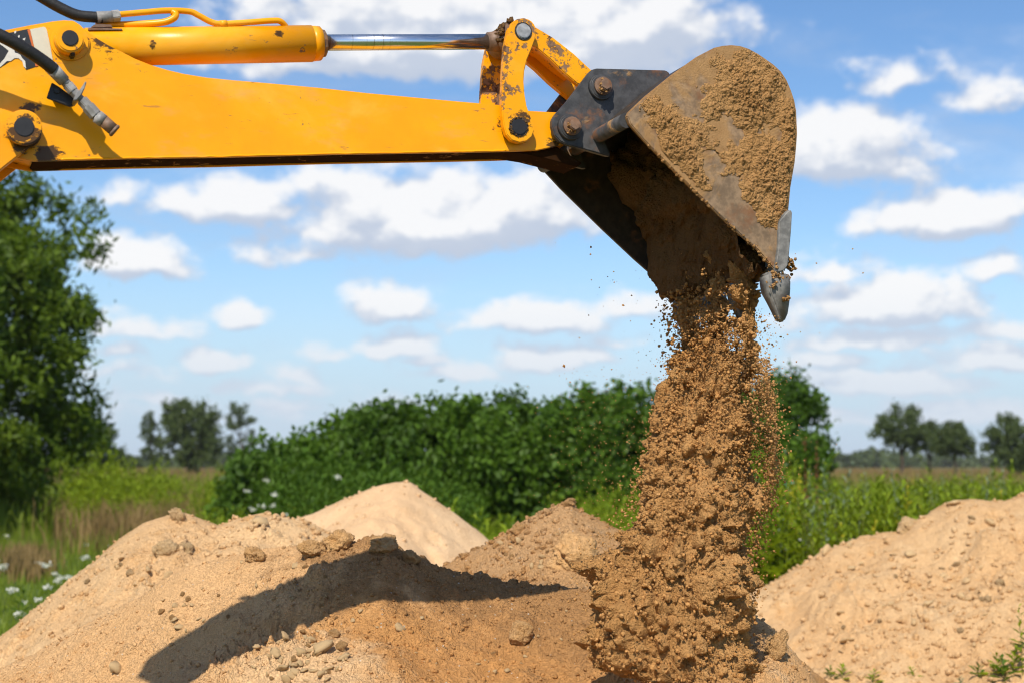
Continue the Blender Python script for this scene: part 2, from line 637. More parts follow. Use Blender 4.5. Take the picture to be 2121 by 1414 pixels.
MAT = {}
MAT['sand_pale'] = soil('pale_sand', (.66, .43, .235), (.70, .48, .275), (.59, .355, .17), .8, .008)
MAT['sand'] = soil('dry_sand', (.64, .395, .19), (.68, .45, .235), (.58, .305, .11), .8, .014, .2)
MAT['soil_front'] = soil('crumbly_soil', (.60, .35, .16), (.50, .255, .09), (.65, .42, .23), 1.15, .018, .2)
MAT['soil_fresh'] = soil('fresh_soil', (.44, .225, .076), (.50, .27, .10), (.35, .165, .047), 1.3, .012)
MAT['soil_grain'] = soil('loose_soil', (.56, .295, .105), (.50, .245, .078), (.62, .35, .14), 1.6, .006)
MAT['soil_mud'] = soil('caked_mud', (.46, .245, .09), (.52, .30, .125), (.36, .175, .055), 1.6, .012)
MAT['soil_shade_dirt'] = soil('shaded_soil_dirt', (.16, .085, .032), (.20, .11, .045), (.12, .06, .022), 1.4, .016)  # bucket's inner shade put into the soil colour; also used for caked dirt
MAT['stone'] = simple('stone', (.60, .41, .21), .9, 0, .3, 40, .2, .006)
MAT['clod'] = soil('clod_soil', (.56, .32, .13), (.58, .345, .155), (.48, .245, .082), .10, .010)
MAT['clod_pale'] = soil('sand_clod', (.56, .37, .18), (.60, .41, .22), (.48, .28, .11), .10, .012)
MAT['rubber'] = simple('hose_rubber', (.018, .017, .017), .55, 0, .4, 60, .4, .002)
MAT['zinc'] = steel('zinc_fitting', (.21, .20, .19), .15, .10, .5)
MAT['pin_dark'] = simple('dark_pin_steel', (.022, .02, .02), .45, .2, .5, 50)
MAT['pin_bright'] = steel('bright_pin_steel', (.22, .22, .23), .0, -.3, .9)
MAT['rusty'] = steel('rusty_steel', (.14, .085, .055), .9, .35, .2)
MAT['bucket'] = steel('worn_bucket_steel', (.19, .12, .065), .75, .98, .34)
MAT['bucket_in'] = steel('shade_dark_bucket_inside', (.030, .022, .016), .4, .05, .0)  # near-black steel colour stands in for the shade inside the bucket
MAT['strip'] = steel('wear_strip_steel', (.16, .105, .06), .72, .62, .35)
MAT['tooth'] = steel('polished_tooth_steel', (.135, .128, .118), .15, .16, .42)
MAT['ear'] = steel('black_hinge_steel', (.040, .039, .040), .55, .42, .25)
M = material('chrome_rod')
st = M.noise(M.vmath('MULTIPLY', M.co, (30, 1, 1)), 3, 3)
MAT['chrome'] = finish(M, M.mix(M.smooth(st, .60, .72), (.80, .80, .80), (.46, .41, .34)), .2, 1.0)
M = material('grease')
MAT['grease'] = finish(M, (.02, .013, .009), .4, 0, M.noise(M.co, 70, 6, .7), .006)
MAT['decal_black'] = simple('sticker_black', (.018, .018, .02), .45, 0, .3, 40)
MAT['decal_cream'] = simple('sticker_cream', (.62, .57, .44), .5, 0, .12, 35)
MAT['decal_orange'] = simple('sticker_orange', (.62, .13, .015), .5, 0, .15, 35)
MAT['decal_white'] = simple('sticker_backing', (.66, .62, .55), .6, 0, .25, 50)
MAT['bark'] = simple('bark', (.075, .055, .04), .9, 0, .5, 12, .2, .03)
MAT['leaf_tree'] = leafy('ash_leaf', (.036, .078, .006), (.150, .225, .018), .40)
MAT['leaf_hedge'] = leafy('elder_leaf', (.035, .082, .007), (.105, .195, .016), .36)
MAT['leaf_hedge2'] = leafy('elder_leaf_dark', (.028, .066, .007), (.082, .155, .015), .34)
MAT['leaf_far'] = leafy('far_leaf', (.045, .075, .022), (.100, .135, .036), .28)
MAT['grass'] = leafy('grass_blade', (.105, .17, .012), (.24, .30, .03), .40, .5, .3)
MAT['grass_dry'] = leafy('dry_grass', (.19, .125, .045), (.30, .205, .085), .3, .7, .2)
MAT['weed'] = leafy('weed_leaf', (.115, .195, .010), (.29, .37, .022), .42)
MAT['weed_dark'] = leafy('dark_weed_leaf', (.040, .100, .009), (.105, .19, .018), .36)
MAT['weed_olive'] = leafy('olive_leaf', (.10, .135, .02), (.22, .24, .05), .35)
MAT['weed_yellow'] = leafy('yellow_flower', (.40, .36, .02), (.55, .46, .03), .3)
MAT['weed_grey'] = leafy('grey_leaf', (.15, .21, .13), (.24, .30, .20), .3)
MAT['sorrel'] = leafy('red_seed_head', (.16, .065, .03), (.27, .12, .05), .25, .7)
MAT['petal'] = leafy('white_petal', (.72, .72, .66), (.82, .82, .78), .3)
MAT['teal'] = simple('teal_plastic', (.09, .36, .34), .5, 0, .1)
M = material('meadow_ground')
n1 = M.noise(M.co, .22, 5, .6)
n2 = M.noise(M.co, 3.2, 5, .7)
dist = M.vmath('LENGTH', M.vmath('MULTIPLY', M.co, (0, 1, 0)))
c1 = M.mix(n2, (.045, .085, .014), (.11, .15, .03))
c1 = M.mix(M.smooth(n1, .48, .66), c1, (.16, .13, .05))
c1 = M.mix(M.math('MULTIPLY', M.smooth(dist, 70, 140), .75), c1, M.mix(n1, (.20, .13, .055), (.10, .13, .03)))
MAT['ground'] = finish(M, c1, .95, 0, n2, .05, 1, .1)
# ------------------------------------------------------------------ excavator
YAW, ROLL = radians(21), radians(-2)
AU = np.array([cos(YAW), sin(YAW), 0])
AN = np.array([-sin(YAW) * cos(ROLL), cos(YAW) * cos(ROLL), sin(ROLL)])
AV = np.cross(AU, AN)
AO = np.array([0, 4.65, 0]) + .26 * AN               # near face of the dipper arm passes through here


def pl(px, py, w=0.0):
    """photograph pixel -> (u, v) on the plane w metres behind the arm's near face"""
    d = ray(px, py)
    t = (AN @ (AO - EYE) + w) / (AN @ d)
    p = EYE + d * t - AO
    return np.array([p @ AU, p @ AV])


UB = -3.75                                            # swing post
root_p = AO + AU * UB + AN * .075
VB = -(root_p[2]) / AV[2]
root_p = root_p + AV * VB


def lp(px, py, w=0.0):
    q = pl(px, py, w)
    return (q[0] - UB, q[1] - VB)


def l3(px, py, w=0.0):
    q = lp(px, py, w)
    return (q[0], w - .075, q[1])


def poly(pts, w):
    return [lp(x, y, w) for x, y in pts]


SC = F / 4.93                                         # pixels per metre on the arm
ex = thing('excavator', 'yellow excavator arm with muddy bucket tipping out soil', 'excavator', root_p)
ex.matrix_world = Matrix(((AU[0], AN[0], AV[0], root_p[0]), (AU[1], AN[1], AV[1], root_p[1]), (AU[2], AN[2], AV[2], root_p[2]), (0, 0, 0, 1)))
WO = -.075                                            # local Y of the plane w = 0


def Wl(w):
    return w + WO


def Rpx(px):
    return px / SC


P1 = lp(46, 276, -.05)
P2 = lp(145, 80, -.05)
Pg = lp(100, 322)
P3 = lp(1077, 262)
MAT['paint_arm'] = paint('arm_paint', .17, [(P1[0], P1[1], .075, 1.0), (Pg[0], Pg[1], .065, 1.05), (lp(212, 82)[0], lp(212, 82)[1], .06, .9), (lp(232, 100)[0], lp(232, 100)[1], .05, .85),
                                             (P3[0] - .055, P3[1], .05, .8), (lp(65, 222)[0], lp(65, 222)[1], .05, .75), (lp(1150, 300)[0], lp(1150, 300)[1], .06, .8)])
MAT['paint_barrel'] = paint('cylinder_paint', .2, [(lp(580, 68)[0], lp(580, 68)[1], .028, .75), (lp(318, 93)[0], lp(318, 93)[1], .03, .7)], (.92, .40, .001))
MAT['paint_link'] = paint('link_paint', .54, [(P3[0], P3[1] + .01, .062, .85)])
MAT['paint_link_rear'] = paint('rear_link_paint', .70)
MAT['paint_boom'] = paint('boom_paint', .22, [(P1[0], P1[1], .085, 1.0), (lp(70, 310)[0], lp(70, 310)[1], .07, 1.1)])

MAT['paint_grimy_shade'] = paint('grimy_shade_paint', .35, [], (.030, .012, .004), .02, .5)  # grime, with the tint deepened further as shade under the arm

# -- boom and swing post (mostly outside the picture)
b = Build()
pe = lp(46, 276)
r = .052
boom_out = []
for k in range(-2, 12):
    t = radians(-45 + 8 + k * 17)
    boom_out.append((pe[0] + r * cos(t), pe[1] + r * sin(t)))
end = np.array([.10, .62])
dirv = np.array([pe[0], pe[1]]) - end
dirv /= np.linalg.norm(dirv)
nrm = np.array([-dirv[1], dirv[0]])
knee = np.array(pe) - dirv * 1.1
boom_poly = boom_out + [tuple(np.array(pe) - dirv * .35 + nrm * .20), tuple(knee + nrm * .30), tuple(end + nrm * .16), tuple(end - dirv * .08), tuple(end - nrm * .14), tuple(knee - nrm * .13)]
b.prism(boom_poly, Wl(-.034), Wl(-.012), .004)
b.prism(boom_poly, Wl(.162), Wl(.184), .004)
inner = [tuple(np.array(pe) - dirv * .18 + nrm * .03), tuple(knee + nrm * .28), tuple(end + nrm * .15), tuple(end - nrm * .11), tuple(knee - nrm * .115), tuple(np.array(pe) - dirv * .18 - nrm * .03)]
b.prism(inner, Wl(-.012), Wl(.162), .002)
boom = b.obj('boom', MAT['paint_boom'], ex)
bb = Build()
bb.cyl((pe[0], Wl(-.075), pe[1]), (pe[0], Wl(-.034), pe[1]), Rpx(34), Rpx(31), 40, .004)
bb.obj('pin_boss', MAT['paint_boom'], boom)
bb = Build()
bb.cyl((pe[0], Wl(-.078), pe[1]), (pe[0], Wl(.2), pe[1]), Rpx(18.5), None, 32, .002)
bb.obj('pin', MAT['pin_dark'], boom)
b = Build()
b.prism([(-.14, .10), (.22, .10), (.24, .5), (.18, .74), (-.12, .74)], -.20, .20, .01)
b.prism([(-.55, 0), (.18, 0), (.18, .12), (-.55, .12)], -.55, .55, .01)
b.prism([(-.3, .12), (-.14, .12), (-.14, .6), (-.3, .6)], -.42, .42, .01)
b.obj('swing_frame', MAT['paint_boom'], ex)

# -- dipper arm
arm_top = [(-140, 78), (-20, 67), (10, 63), (60, 53), (109, 44.5), (132, 42), (152, 43), (165, 51), (175, 61), (198, 78), (224, 94), (251, 107), (280, 122), (313, 135), (346, 145), (380, 153),
           (429, 161), (478, 166), (561, 173), (660, 182), (760, 193), (950, 210.5), (1037, 218), (1040, 227)]
tip = [(1097, 230), (1150, 233), (1190, 236), (1207, 252), (1205, 280), (1185, 295), (1150, 304), (1113, 312)]
arm_bot = [(1051, 314), (950, 316), (700, 320), (462, 326), (264, 329), (112, 333), (70, 334), (20, 325), (-60, 300), (-190, 255), (-260, 170), (-240, 85)]
side = poly(arm_top + tip + arm_bot, 0)
b = Build()
b.prism(side, Wl(0), Wl(.012), .0022)
b.prism(side, Wl(.138), Wl(.150), .0022)
core = poly([(-220, 150), (150, 152), (320, 152), (360, 155), (429, 164), (561, 176), (760, 196), (1037, 221), (1097, 234), (1190, 240), (1202, 262), (1180, 289), (1113, 304), (1051, 306), (700, 312), (264, 321), (112, 325), (70, 326), (-60, 290), (-180, 245)], 0)
b.prism(core, Wl(.012), Wl(.138), .001)
arm = b.obj('dipper_arm', MAT['paint_arm'], ex)
b = Build()
b.prism(poly([(1113, 304), (1051, 306), (700, 312), (264, 321), (112, 325), (70, 326), (70, 331), (112, 330.5), (264, 326.5), (700, 317.5), (1051, 311.5), (1113, 309.5)], 0), Wl(.012), Wl(.138), 0)
b.obj('bottom_plate', MAT['paint_grimy_shade'], arm)
# guard plate under the tip
b = Build()
b.prism(poly([(1040, 312), (1150, 302), (1206, 338), (1196, 346), (1102, 322)], .02), Wl(.02), Wl(.135), .002)
b.obj('tip_guard', MAT['paint_grimy_shade'], arm)
# upper boss, its cap and grease nipple
c = lp(145, 80, -.05)
b = Build()
b.cyl((c[0], Wl(-.052), c[1]), (c[0], Wl(0), c[1]), Rpx(26.5), Rpx(28.5), 40, .004)
b.cyl((c[0] + .004, Wl(-.012), c[1] + .004), (c[0] + .004, Wl(0.001), c[1] + .004), Rpx(37), None, 40, .004)
b.obj('pin_boss', MAT['paint_arm'], arm)
b = Build()
b.cyl((c[0], Wl(-.056), c[1]), (c[0], Wl(.17), c[1]), Rpx(15.5), None, 32, .002)
b.obj('pin', MAT['pin_dark'], arm)
q = lp(150, 113, -.03)
b = Build()
b.cyl((q[0], Wl(-.038), q[1]), (q[0], Wl(-.002), q[1]), .0075, .009, 10, .001)
b.cyl((q[0], Wl(-.045), q[1]), (q[0], Wl(-.038), q[1]), .005, .006, 8, .001)
b.obj('grease_nipple', MAT['grease'], arm)
# boss of the guide link pin and bolt line behind it
# torn sticker
def flat(name, pts, w, t, mat, parent):
    b = Build()
    b.prism(poly(pts, w), Wl(w), Wl(w + t), 0)
    return b.obj(name, mat, parent)


decal = flat('sticker', [(-60, 84), (12, 70), (56, 61), (60, 61), (66, 92), (75, 138), (54, 145), (50, 139), (46, 127), (38, 121), (30, 122), (22, 126), (10, 134), (0, 140), (-60, 150)], -.0015, .0015, MAT['decal_black'], arm)
flat('sticker_stripe', [(56.5, 62), (62, 61), (69, 93), (79, 137), (73.5, 138), (65.5, 93)], -.0024, .0018, MAT['decal_orange'], decal)
flat('sticker_panel', [(62.3, 61.5), (90, 56), (94, 57.5), (97, 63), (104, 96), (109.5, 126), (80, 135), (70, 93)], -.0028, .002, MAT['decal_cream'], decal)
flat('torn_backing', [(-40, 84), (0, 86), (9, 90), (17, 91), (24, 97), (29, 101), (31, 110), (36, 111), (42, 114), (46, 121), (52, 127), (54, 143), (49, 138), (46, 127), (38, 121), (30, 121), (22, 127), (14, 127), (8, 133), (1, 139), (-40, 150), (-40, 144), (0, 132), (9, 122), (14, 113), (18, 106), (11, 100), (0, 92), (-40, 94)], -.0023, .0012, MAT['decal_white'], decal)
for pts in ([(29, 66), (34, 64), (33, 69), (30, 70)], [(37, 75), (41, 73), (40, 79), (38, 78)], [(47, 81), (53, 78.5), (51, 84), (48, 83)], [(33.5, 82), (36.5, 80), (36, 85)]):
    flat('letter_scrap', pts, -.0022, .001, MAT['decal_white'], decal)

# weld beads along the edges of the side plate
b = Build()
for pts_, yy in (([(1048, 312.2), (950, 314.4), (700, 318.4), (462, 324.4), (264, 327.4), (116, 331)], -.001),):
    pth = []
    for (xa, ya), (xb, yb) in zip(pts_, pts_[1:]):
        for t_ in np.linspace(0, 1, 14, endpoint=False):
            q = l3(xa + (xb - xa) * t_, ya + (yb - ya) * t_, yy)
            pth.append((q[0], q[1] + rng.normal(0, .0004), q[2] + rng.normal(0, .0006)))
    b.tube(pth, [.0026 + .0009 * rng.random() for _ in pth], 6, 2)
b.obj('weld_bead', MAT['paint_arm'], arm)

# -- cylinder
b = Build()
A0, A1 = l3(175, 98.5, .075), l3(647, 91, .075)
rb = 38 * (4.93 + .08) / F * .985
b.cyl(A0, A1, rb, None, 64, .003)
cyl = b.obj('bucket_cylinder', MAT['paint_barrel'], ex)
b = Build()
b.cyl(l3(150, 99, .075), l3(215, 98, .075), rb * .80, None, 40, .004)
q = l3(109, 100, .075)
b.cyl((q[0], Wl(.018), q[2]), (q[0], Wl(.132), q[2]), .048, None, 36, .003)
b.obj('cylinder_base', MAT['paint_barrel'], cyl)
b = Build()
b.cyl(l3(640, 91.1, .075), l3(664, 90.7, .075), rb * .985, rb * .93, 64, .003)
b.obj('end_cap', MAT['paint_barrel'], cyl)
b = Build()
b.cyl(l3(663, 90.7, .075), l3(673, 90.5, .075), rb * .80, rb * .74, 12, .002)
b.obj('gland_nut', MAT['rusty'], cyl)
b = Build()
b.cyl(l3(655, 89, .075), l3(1040, 87, .075), 16.6 * 5.02 / F, None, 48, 0)
b.obj('piston_rod', MAT['chrome'], cyl)
b = Build()
q = l3(1050, 85, .075)
b.cyl((q[0], Wl(.005), q[2]), (q[0], Wl(.145), q[2]), .046, None, 40, .004)
b.cyl(l3(1008, 87, .075), l3(1040, 86.5, .075), .030, .036, 32, .003)
b.obj('rod_eye', MAT['rusty'], cyl)
pts = np.array([[q[0] + .046 * cos(t_), Wl(rng.uniform(.0, .14)), q[2] + .046 * sin(t_)] for t_ in rng.uniform(1.7, 3.6, 70)])
v, f = lumps(pts, rng.uniform(.004, .013, len(pts)))
link('caked_dirt', mesh_from('caked_dirt', v, f), MAT['soil_shade_dirt'], cyl)['kind'] = 'stuff'
b = Build()
wp = .05
b.tube([l3(244, 31, wp), l3(300, 26, wp), l3(346, 22.5, wp), l3(392, 24.5, wp), l3(412, 33, wp), l3(437, 46, wp), l3(460, 50, wp), l3(520, 46.5, wp), l3(562, 43.5, wp), l3(580, 44.5, wp), l3(592, 55, wp + .01)], .0092, 12, 6)
b.cyl(l3(455, 50, wp), l3(470, 49.6, wp), .0108, None, 14, .001)
b.obj('oil_pipe', MAT['paint_barrel'], cyl)
b = Build()
b.tube([l3(200, 55, .075), l3(212, 52.5, .075), l3(250, 52, .07), l3(300, 50, .06), l3(340, 46.5, .045), l3(360, 38, .04), l3(364, 30, .045), l3(357, 25, wp)], .0105, 12, 6)
b.obj('oil_pipe', MAT['paint_barrel'], cyl)
b = Build()
b.prism(poly([(188, 58), (192, 51), (205, 48.5), (232, 50), (234, 57)], .03), Wl(.035), Wl(.115), .003)
b.prism(poly([(183, 62), (183, 57), (254, 58.5), (254, 62)], .02), Wl(.025), Wl(.125), .001)
b.obj('pipe_port', MAT['rusty'], cyl)

# -- hoses
b = Build()
b.tube([l3(20, -60, wp), l3(60, -22, wp), l3(90, -3, wp), l3(125, 17, wp), l3(160, 32, wp), l3(195, 36, wp), l3(212, 36.5, wp)], .0165, 16, 8)
h1 = b.obj('hydraulic_hose', MAT['rubber'], ex)
b = Build()
b.cyl(l3(199, 36.5, wp), l3(234, 34.5, wp), .0172, .0165, 24, .002)
b.cyl(l3(231, 34.5, wp), l3(248, 32.5, wp), .0185, None, 6, .002)
b.obj('hose_fitting', MAT['zinc'], h1)
b = Build()
b.tube([l3(-150, 42, -.13), l3(-60, 52, -.14), l3(0, 74, -.14), l3(50, 101, -.128), l3(92, 129, -.11), l3(112, 145, -.10)], .0182, 18, 8)
h2 = b.obj('hydraulic_hose', MAT['rubber'], ex)
WQ = -.088
b = Build()
b.cyl(l3(103, 137, WQ - .01), l3(134, 170, WQ), .0198, .0178, 24, .002)
b.cyl(l3(134, 169, WQ), l3(140, 176, WQ), .0135, None, 20, .001)
b.obj('hose_sleeve', MAT['zinc'], h2)
b = Build()
b.cyl(l3(139, 175, WQ), l3(152, 190, WQ), .0165, None, 6, .002)
b.cyl(l3(152, 190, WQ), l3(160, 198, WQ), .0145, None, 6, .001)
b.obj('hex_nut', MAT['zinc'], h2)
b = Build()
b.prism(poly([(175, 172), (178, 174), (174, 187), (166, 202), (157, 212), (150, 212), (153, 204), (162, 192), (170, 181)], WQ), Wl(WQ - .022), Wl(-.03), .002)
b.obj('bulkhead_tab', MAT['zinc'], h2)
b = Build()
b.cyl(l3(160, 198, WQ), l3(171, 209, WQ), .011, None, 16, .001)
b.cyl(l3(169, 207, WQ), l3(182, 221, WQ), .0172, None, 6, .002)
b.cyl(l3(181, 220, WQ), l3(199, 240, WQ), .0192, None, 8, .002)
b.cyl(l3(199, 240, WQ), l3(216, 253, WQ), .0196, .0190, 24, .003)
b.obj('quick_coupling', MAT['zinc'], h2)
b = Build()
b.cyl(l3(213, 250, WQ), l3(236, 270, WQ), .0182, .0176, 28, .002)
b.cyl(l3(234, 268.5, WQ), l3(240, 273.5, WQ), .0200, None, 28, .002)
b.obj('coupling_end', MAT['rusty'], h2)
b = Build()
b.prism(poly([(96, 204), (107, 172), (122, 181), (142, 196), (165, 206), (147, 223), (122, 214)], -.05), Wl(-.056), Wl(-.046), .002)
b.prism(poly([(112, 180), (140, 199), (138, 216), (108, 204)], -.02), Wl(-.046), Wl(0), .002)
q = lp(118, 188, -.06)
b.cyl((q[0], Wl(-.064), q[1]), (q[0], Wl(-.05), q[1]), .009, None, 6, .001)
b.obj('hose_bracket', MAT['pin_dark'], h2)

# -- guide links and tipping link
link_out = [(1061, 46), (1072, 39.5), (1086, 37.5), (1099, 42), (1108, 52), (1111, 65), (1109, 81), (1101, 103), (1092, 124), (1086.5, 147), (1085, 170), (1087, 195), (1091, 219), (1098, 240), (1105, 257), (1107, 270), (1102, 284), (1091, 293),
            (1076, 296), (1060, 291), (1049, 279), (1044, 263), (1041, 240), (1040, 212), (1041, 170), (1043, 130), (1046, 95), (1053, 62)]
b = Build()
b.prism(poly(link_out, -.037), Wl(-.037), Wl(-.010), .003)
gl = b.obj('guide_link', MAT['paint_link'], ex)
for (x, y, rr, mt) in ((1084.5, 65, 16.5, 'pin_bright'), (1075, 263, 18, 'pin_dark')):
    q = lp(x, y, -.04)
    b = Build()
    b.cyl((q[0], Wl(-.044), q[1]), (q[0], Wl(.19), q[1]), Rpx(rr), None, 36, .0025)
    b.obj('pin', MAT[mt], gl)
    b = Build()
    b.cyl((q[0], Wl(-.040), q[1]), (q[0], Wl(-.036), q[1]), Rpx(rr + 3.5), None, 30, .001)
    b.obj('grease_ring', MAT['grease'], gl)
    if y > 100:
        b = Build()
        b.cyl((q[0], Wl(-.010), q[1]), (q[0], Wl(0), q[1]), Rpx(30), None, 36, .001)
        b.obj('spacer', MAT['grease'], gl)
pts = []
for k in range(46):
    t = rng.uniform(0, 2 * pi)
    pts.append([q[0] + Rpx(19.5) * cos(t) + rng.normal(0, .002), Wl(-.040), q[1] + Rpx(19.5) * sin(t) + rng.normal(0, .002)])
v, f = lumps(np.array(pts), rng.uniform(.002, .006, 46))
link('caked_dirt', mesh_from('caked_dirt', v, f), MAT['soil_shade_dirt'], gl)['kind'] = 'stuff'
b = Build()
b.prism(poly(link_out, -.037), Wl(.160), Wl(.187), .003)
b.obj('guide_link', MAT['paint_link_rear'], ex)

# tipping link: two curved cheeks joined by a web
arc_o = [(1066, 46), (1085, 40), (1113, 57), (1148, 78), (1190, 111), (1219, 138), (1249, 165), (1258, 185), (1246, 201)]
arc_i = [(1226, 196), (1196, 172), (1172, 152), (1141, 122), (1112, 98), (1085, 89), (1066, 80)]
b = Build()
b.prism(poly(arc_o + arc_i, -.005), Wl(.000), Wl(.026), .003)
b.prism(poly(arc_o + arc_i, -.005), Wl(.124), Wl(.150), .003)
web = [(1113, 66), (1148, 87), (1190, 121), (1210, 139), (1200, 148), (1172, 128), (1141, 101), (1110, 82)]
b.prism(poly(web, -.005), Wl(.026), Wl(.124), .002)
b.obj('tipping_link', MAT['paint_link_rear'], ex)

# -- bucket
WN, WF = -.26, .46
S = [(1298, 242), (1303, 232), (1339, 198), (1392, 155), (1445, 117), (1480, 99), (1498, 95), (1516, 93.5), (1534, 95.5), (1551, 101), (1570, 111), (1586, 122), (1603, 134), (1618, 148), (1630, 166), (1639, 187), (1646, 208), (1650, 230), (1652, 276), (1650, 305),
     (1647, 336), (1638, 389), (1634, 433), (1628, 470), (1608, 562), (1570, 517), (1513, 466), (1439, 395), (1343, 299), (1304, 256)]
Sp = poly(S, WN)
bk = Build()
bk.prism(Sp, Wl(WN), Wl(WN + .018), .003)
near_plate = None
bucket = bk.obj('bucket', MAT['bucket'], ex)
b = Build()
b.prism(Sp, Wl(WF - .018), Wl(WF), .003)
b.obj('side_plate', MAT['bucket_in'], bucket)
# the bent back sheet
path = [np.array(lp(x, y, WN)) for x, y in S[0:24]]
path = path + [np.array(lp(1618, 520, WN))]
cen = np.mean(np.array(Sp), axis=0)
outer, innr = [], []
for i, p in enumerate(path):
    d = path[min(i + 1, len(path) - 1)] - path[max(i - 1, 0)]
    d /= np.linalg.norm(d)
    nn = np.array([d[1], -d[0]])
    if nn @ (cen - p) < 0:
        nn = -nn
    outer.append(tuple(p + nn * .004))
    innr.append(tuple(p + nn * .022))
nw = 30
ws = np.linspace(WN + .017, WF - .017, nw)
vv = []
for side_ in (outer, innr):
    for w in ws:
        for p in side_:
            vv.append((p[0], Wl(w), p[1]))
n = len(path)
ff = []
for s in (0, 1):
    o = s * nw * n
    for i in range(nw - 1):
        for j in range(n - 1):
            qd = (o + i * n + j, o + i * n + j + 1, o + (i + 1) * n + j + 1, o + (i + 1) * n + j)
            ff.append(qd if s else qd[::-1])
for i in range(nw - 1):
    for j in (0, n - 1):
        ff.append((i * n + j, (i + 1) * n + j, nw * n + (i + 1) * n + j, nw * n + i * n + j))
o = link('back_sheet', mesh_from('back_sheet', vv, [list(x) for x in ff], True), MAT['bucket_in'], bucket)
b = Build()
q = lp(1300, 247, WN)
b.cyl((q[0] + .003, Wl(WN + .018), q[1]), (q[0] + .003, Wl(WF - .018), q[1]), .024, None, 24, 0)
b.obj('lip_bar', MAT['ear'], bucket)
b = Build()
b.prism(poly([(1300.5, 242), (1304, 234), (1341, 200), (1420, 263), (1478, 310), (1616, 455), (1607, 563), (1570, 518.5), (1513, 467.5), (1439, 396.5), (1343, 300.5), (1305, 257)], WN - .012), Wl(WN - .013), Wl(WN), .003)
b.obj('wear_strip', MAT['strip'], bucket)
b = Build()
b.prism(poly([(1612, 458), (1622, 446), (1629, 438), (1636, 434), (1640, 438), (1638.5, 470), (1634, 524), (1630, 553), (1622, 563), (1607, 566), (1605, 553), (1611, 510)], WN - .02), Wl(WN - .026), Wl(WN + .05), .007, 3)
b.obj('corner_shoe', MAT['tooth'], bucket)
b = Build()
b.prism(poly([(1620, 450), (1633, 436), (1637, 445), (1630, 525), (1622, 566), (1608, 575), (1603, 560), (1612, 515)], WN), Wl(WN + .05), Wl(WF - .001), .004)
b.obj('cutting_edge', MAT['strip'], bucket)
tooth_px = [(1598, 560), (1612, 566), (1632, 567), (1638.5, 580), (1639, 600), (1639, 622), (1637, 648), (1631, 664), (1626, 666), (1619, 657), (1611, 638), (1603, 620), (1595, 604), (1592.5, 585), (1592, 568)]
base_w = WN - .018
tp = poly(tooth_px, base_w)
tm = Build()
tm.prism(tp, 0, .062, .012, 4)
vs = tm.bm.verts
zt, zb = max(v_.co.z for v_ in vs), min(v_.co.z for v_ in vs)
for v_ in vs:                      # narrows to its point
    k = (zt - v_.co.z) / (zt - zb)
    v_.co.y = .031 + (v_.co.y - .031) * (1.02 - .55 * max(0, k - .25) / .75)
for f_ in tm.bm.faces:
    f_.smooth = True
tooth = tm.obj('tooth', MAT['tooth'], bucket)
tooth.location = (0, Wl(base_w), 0)
for w in (-.06, .14, .34):
    c_ = tooth.copy()
    COL.objects.link(c_)
    c_.location = (0, Wl(w), 0)
    c_.parent = bucket
# hinge ears
ear = [(1219, 152), (1226, 145), (1236, 142), (1380, 146), (1389, 153), (1345, 196), (1300, 232), (1268, 258), (1255, 274), (1252, 290), (1258, 304), (1265, 322), (1262, 324), (1233, 316), (1205, 308), (1176, 300), (1160, 293), (1149, 281), (1143.5, 262), (1144, 248), (1150, 238), (1176, 209)]
for w, nm in ((-.034, 'near'), (.162, 'far')):
    b = Build()
    b.prism(poly(ear, -.034), Wl(w), Wl(w + .022), .003)
    e_ = b.obj('hinge_ear', MAT['ear'], bucket)
    if nm == 'near':
        for (x, y) in ((1250, 178), (1186, 261)):
            q = lp(x, y, -.06)
            b = Build()
            b.cyl((q[0], Wl(-.052), q[1]), (q[0], Wl(-.030), q[1]), Rpx(27), Rpx(29), 40, .004)
            b.obj('pin_collar', MAT['ear'], e_)
            b = Build()
            b.cyl((q[0], Wl(-.064), q[1]), (q[0], Wl(-.050), q[1]), Rpx(20), None, 36, .003)
            b.cyl((q[0], Wl(-.084), q[1]), (q[0], Wl(-.062), q[1]), Rpx(14), None, 6, .003)
            b.obj('bolt', MAT['rusty'], e_)
            nd_ = 34
            pts = np.array([[q[0] + rng.normal(-.006, .011), Wl(-.064 - rng.uniform(0, .016)), q[1] + rng.normal(-.008, .011)] for _ in range(nd_)])
            v, f = lumps(pts, rng.uniform(.002, .0065, nd_))
            link('caked_dirt', mesh_from('caked_dirt', v, f), MAT['soil_mud'], e_)['kind'] = 'stuff'
# gusset between the ears (top of hinge)
b = Build()
b.prism(poly([(1330, 160), (1382, 150), (1390, 156), (1352, 190), (1335, 190)], -.012), Wl(-.012), Wl(.162), .003)
b.obj('hinge_gusset', MAT['ear'], bucket)


# -- mud caked on the near side of the bucket: a real layer on the plate
def inside(pg, x, y):
    r = np.zeros(len(x), bool)
    j = len(pg) - 1
    for i in range(len(pg)):
        xi, yi = pg[i]
        xj, yj = pg[j]
        c = ((yi > y) != (yj > y)) & (x < (xj - xi) * (y - yi) / (yj - yi + 1e-12) + xi)
        r ^= c
        j = i
    return r


def edge_dist(pg, x, y):
    d = np.full(len(x), 9.0)
    for i in range(len(pg)):
        a = np.array(pg[i])
        c = np.array(pg[(i + 1) % len(pg)]) - a
        t = np.clip(((x - a[0]) * c[0] + (y - a[1]) * c[1]) / (c @ c), 0, 1)
        d = np.minimum(d, np.hypot(x - a[0] - t * c[0], y - a[1] - t * c[1]))
    return d


